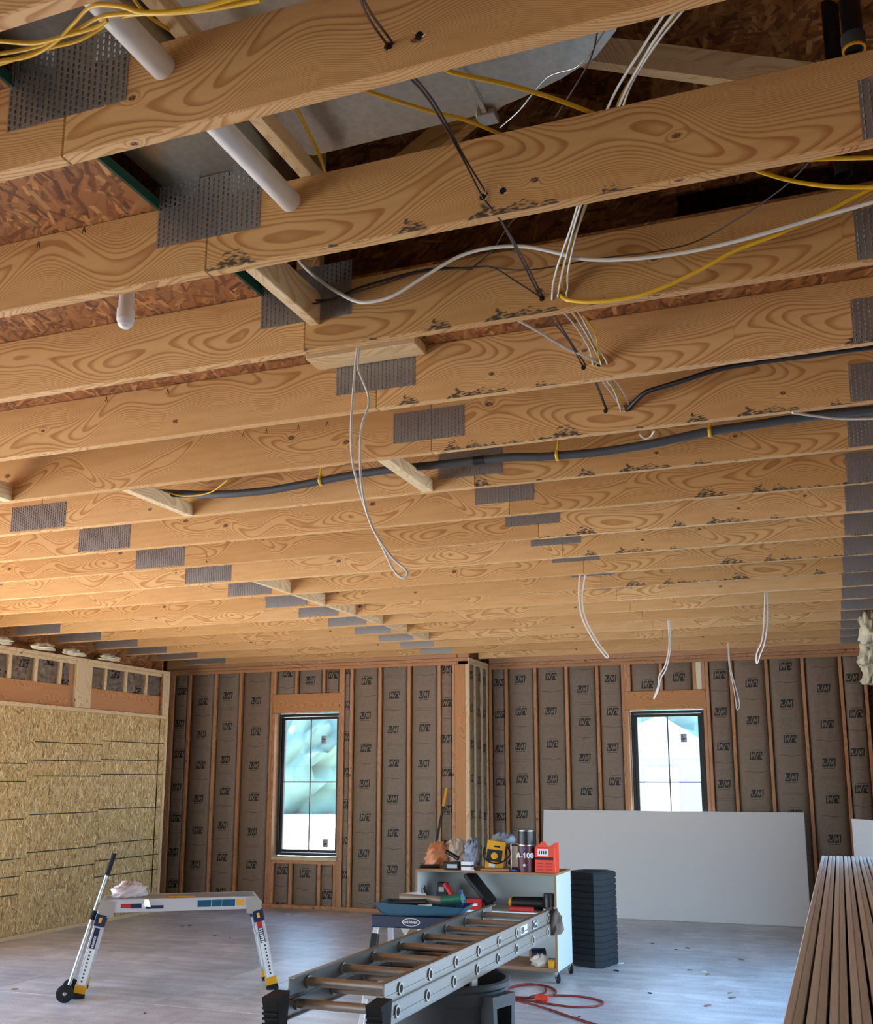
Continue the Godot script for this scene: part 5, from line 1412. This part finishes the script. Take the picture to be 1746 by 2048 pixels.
	one("red_strap", tmesh(smooth([Vector3(-0.06, 0.10, 0), Vector3(-0.02, 0.05, 0.01), Vector3(0.02, 0.0, 0.02)]), 0.022, 8), M.red, "red strap hanging from the tool case", "strap", Vector3(-3.08, ys + 0.09, -8.48))
	var rb := thing("red_box", "red box in the middle of the shelf", "box", Vector3(-2.87, ys, -8.45), "", 0.2)
	put("body", bmesh(Vector3(-0.06, 0, -0.04), Vector3(0.06, 0.085, 0.04), 0.003), M.red, rb)
	put("print", bmesh(Vector3(-0.03, 0.03, 0.04), Vector3(0.03, 0.05, 0.0412)), M.white, rb)
	var dr := thing("dark_power_tool", "dark power tool with a brass end lying on the middle shelf", "tool", Vector3(-2.44, ys + 0.001, -8.54))
	put("body", tmesh([Vector3(-0.13, 0.056, 0), Vector3(0.13, 0.056, 0)], 0.045, 14, 0.053), M.black, dr)
	put("brass_end", tmesh([Vector3(-0.155, 0.06, 0), Vector3(-0.12, 0.055, 0)], 0.038, 14), M.yellow, dr)
	one("red_tool", bmesh(Vector3(-0.12, 0, -0.02), Vector3(0.09, 0.04, 0.02), 0.008), M.red, "dark red tool in front of the power tool", "tool", Vector3(-2.45, ys, -8.43))
	var jr := thing("black_jar", "black jar at the right end of the middle shelf", "jar", Vector3(-2.24, ys + 0.03, -8.46))
	put("body", lmesh([Vector2(0, 0), Vector2(0.042, 0), Vector2(0.044, 0.01), Vector2(0.044, 0.11), Vector2(0, 0.11)], 24), M.frame_black, jr)
	put("lid", lmesh([Vector2(0.046, 0.085), Vector2(0.046, 0.115), Vector2(0, 0.115)], 24), M.black, jr)
	one("white_tub", lmesh([Vector2(0, 0), Vector2(0.046, 0), Vector2(0.05, 0.029), Vector2(0, 0.029)], 20), M.white, "white tub lid under the black jar", "tub", Vector3(-2.24, ys + 0.0005, -8.46))
	# bottom shelf
	var yl := 0.112
	var cp := thing("pipe_coupling", "dark blue pipe coupling lying on the bottom shelf", "coupling", Vector3(-2.39, yl + 0.056, -8.62), "", 0.5)
	put("shell", tmesh([Vector3(-0.06, 0, 0), Vector3(0.06, 0, 0)], 0.055, 24, -1.0, 1.0), M.navy, cp)
	put("mouth", tmesh([Vector3(-0.062, 0, 0), Vector3(-0.059, 0, 0)], 0.046, 24), M.particle, cp)
	one("work_glove", lump(Vector3(0.06, 0.05, 0.05), 33, 0.5, 2.6, 24), M.bag, "crumpled work glove on the bottom shelf", "glove", Vector3(-2.33, yl + 0.03, -8.47))
	one("brass_fitting", lmesh([Vector2(0, 0), Vector2(0.03, 0), Vector2(0.034, 0.015), Vector2(0.034, 0.05), Vector2(0.02, 0.06), Vector2(0, 0.06)], 16), M.yellow, "brass fitting at the right end of the bottom shelf", "fitting", Vector3(-2.22, yl, -8.43))

# ---------- outdoors ----------
func build_outside() -> void:
	var g := put("ground", bmesh(Vector3(-90, -0.4, -90), Vector3(90, -0.14, 60)), M.gravel, null)
	tag(g, "pale sunlit gravel yard outside the windows", "ground", "", "structure")
	var trees := [[-27.0, -50.0, 3.8], [-8.6, -50.0, 4.0], [-17.5, -53.0, 3.6], [-37.0, -50.0, 3.8], [2.0, -50.0, 3.8], [-34.5, -66.0, 4.5], [-21.0, -68.0, 4.6], [-6.0, -68.0, 4.6]]
	for i in trees.size():
		var a: Array = trees[i]
		var t := thing("tree", "pale green tree beyond the windows, %s of the row" % NTH[i], "tree", Vector3(a[0], -0.14, a[1]), "trees in the yard")
		put("trunk", tmesh([Vector3(0, 0, 0), Vector3(0.1, 2.0, 0), Vector3(0.0, 5.0, 0)], 0.3, 10, 0.12), M.bark, t)
		put("crown", lump(Vector3(a[2], a[2] * 1.1, a[2] * 0.8), 100 + i, 0.45, 4.5, 48), M.leaf, t, Vector3(0, a[2] * 0.6, 0))
	var sp := Vector3(-4.399, 1.910, -27.000)
	var s := thing("shed", "pale shed seen through the right window", "shed", Vector3(sp.x, -0.14, -27.0), "", 0.3)
	put("walls", bmesh(Vector3(-1.3, 0, -1.5), Vector3(1.3, 2.3, 1.5), 0.02), M.siding, s)
	put("roof", pmesh([Vector2(-1.6, 2.2), Vector2(0, 3.2), Vector2(1.6, 2.2)], -1.7, 1.7), M.shingle, s)
	put("door", bmesh(Vector3(-0.4, 0, 1.5), Vector3(0.4, 2.0, 1.53), 0.01), M.white, s)
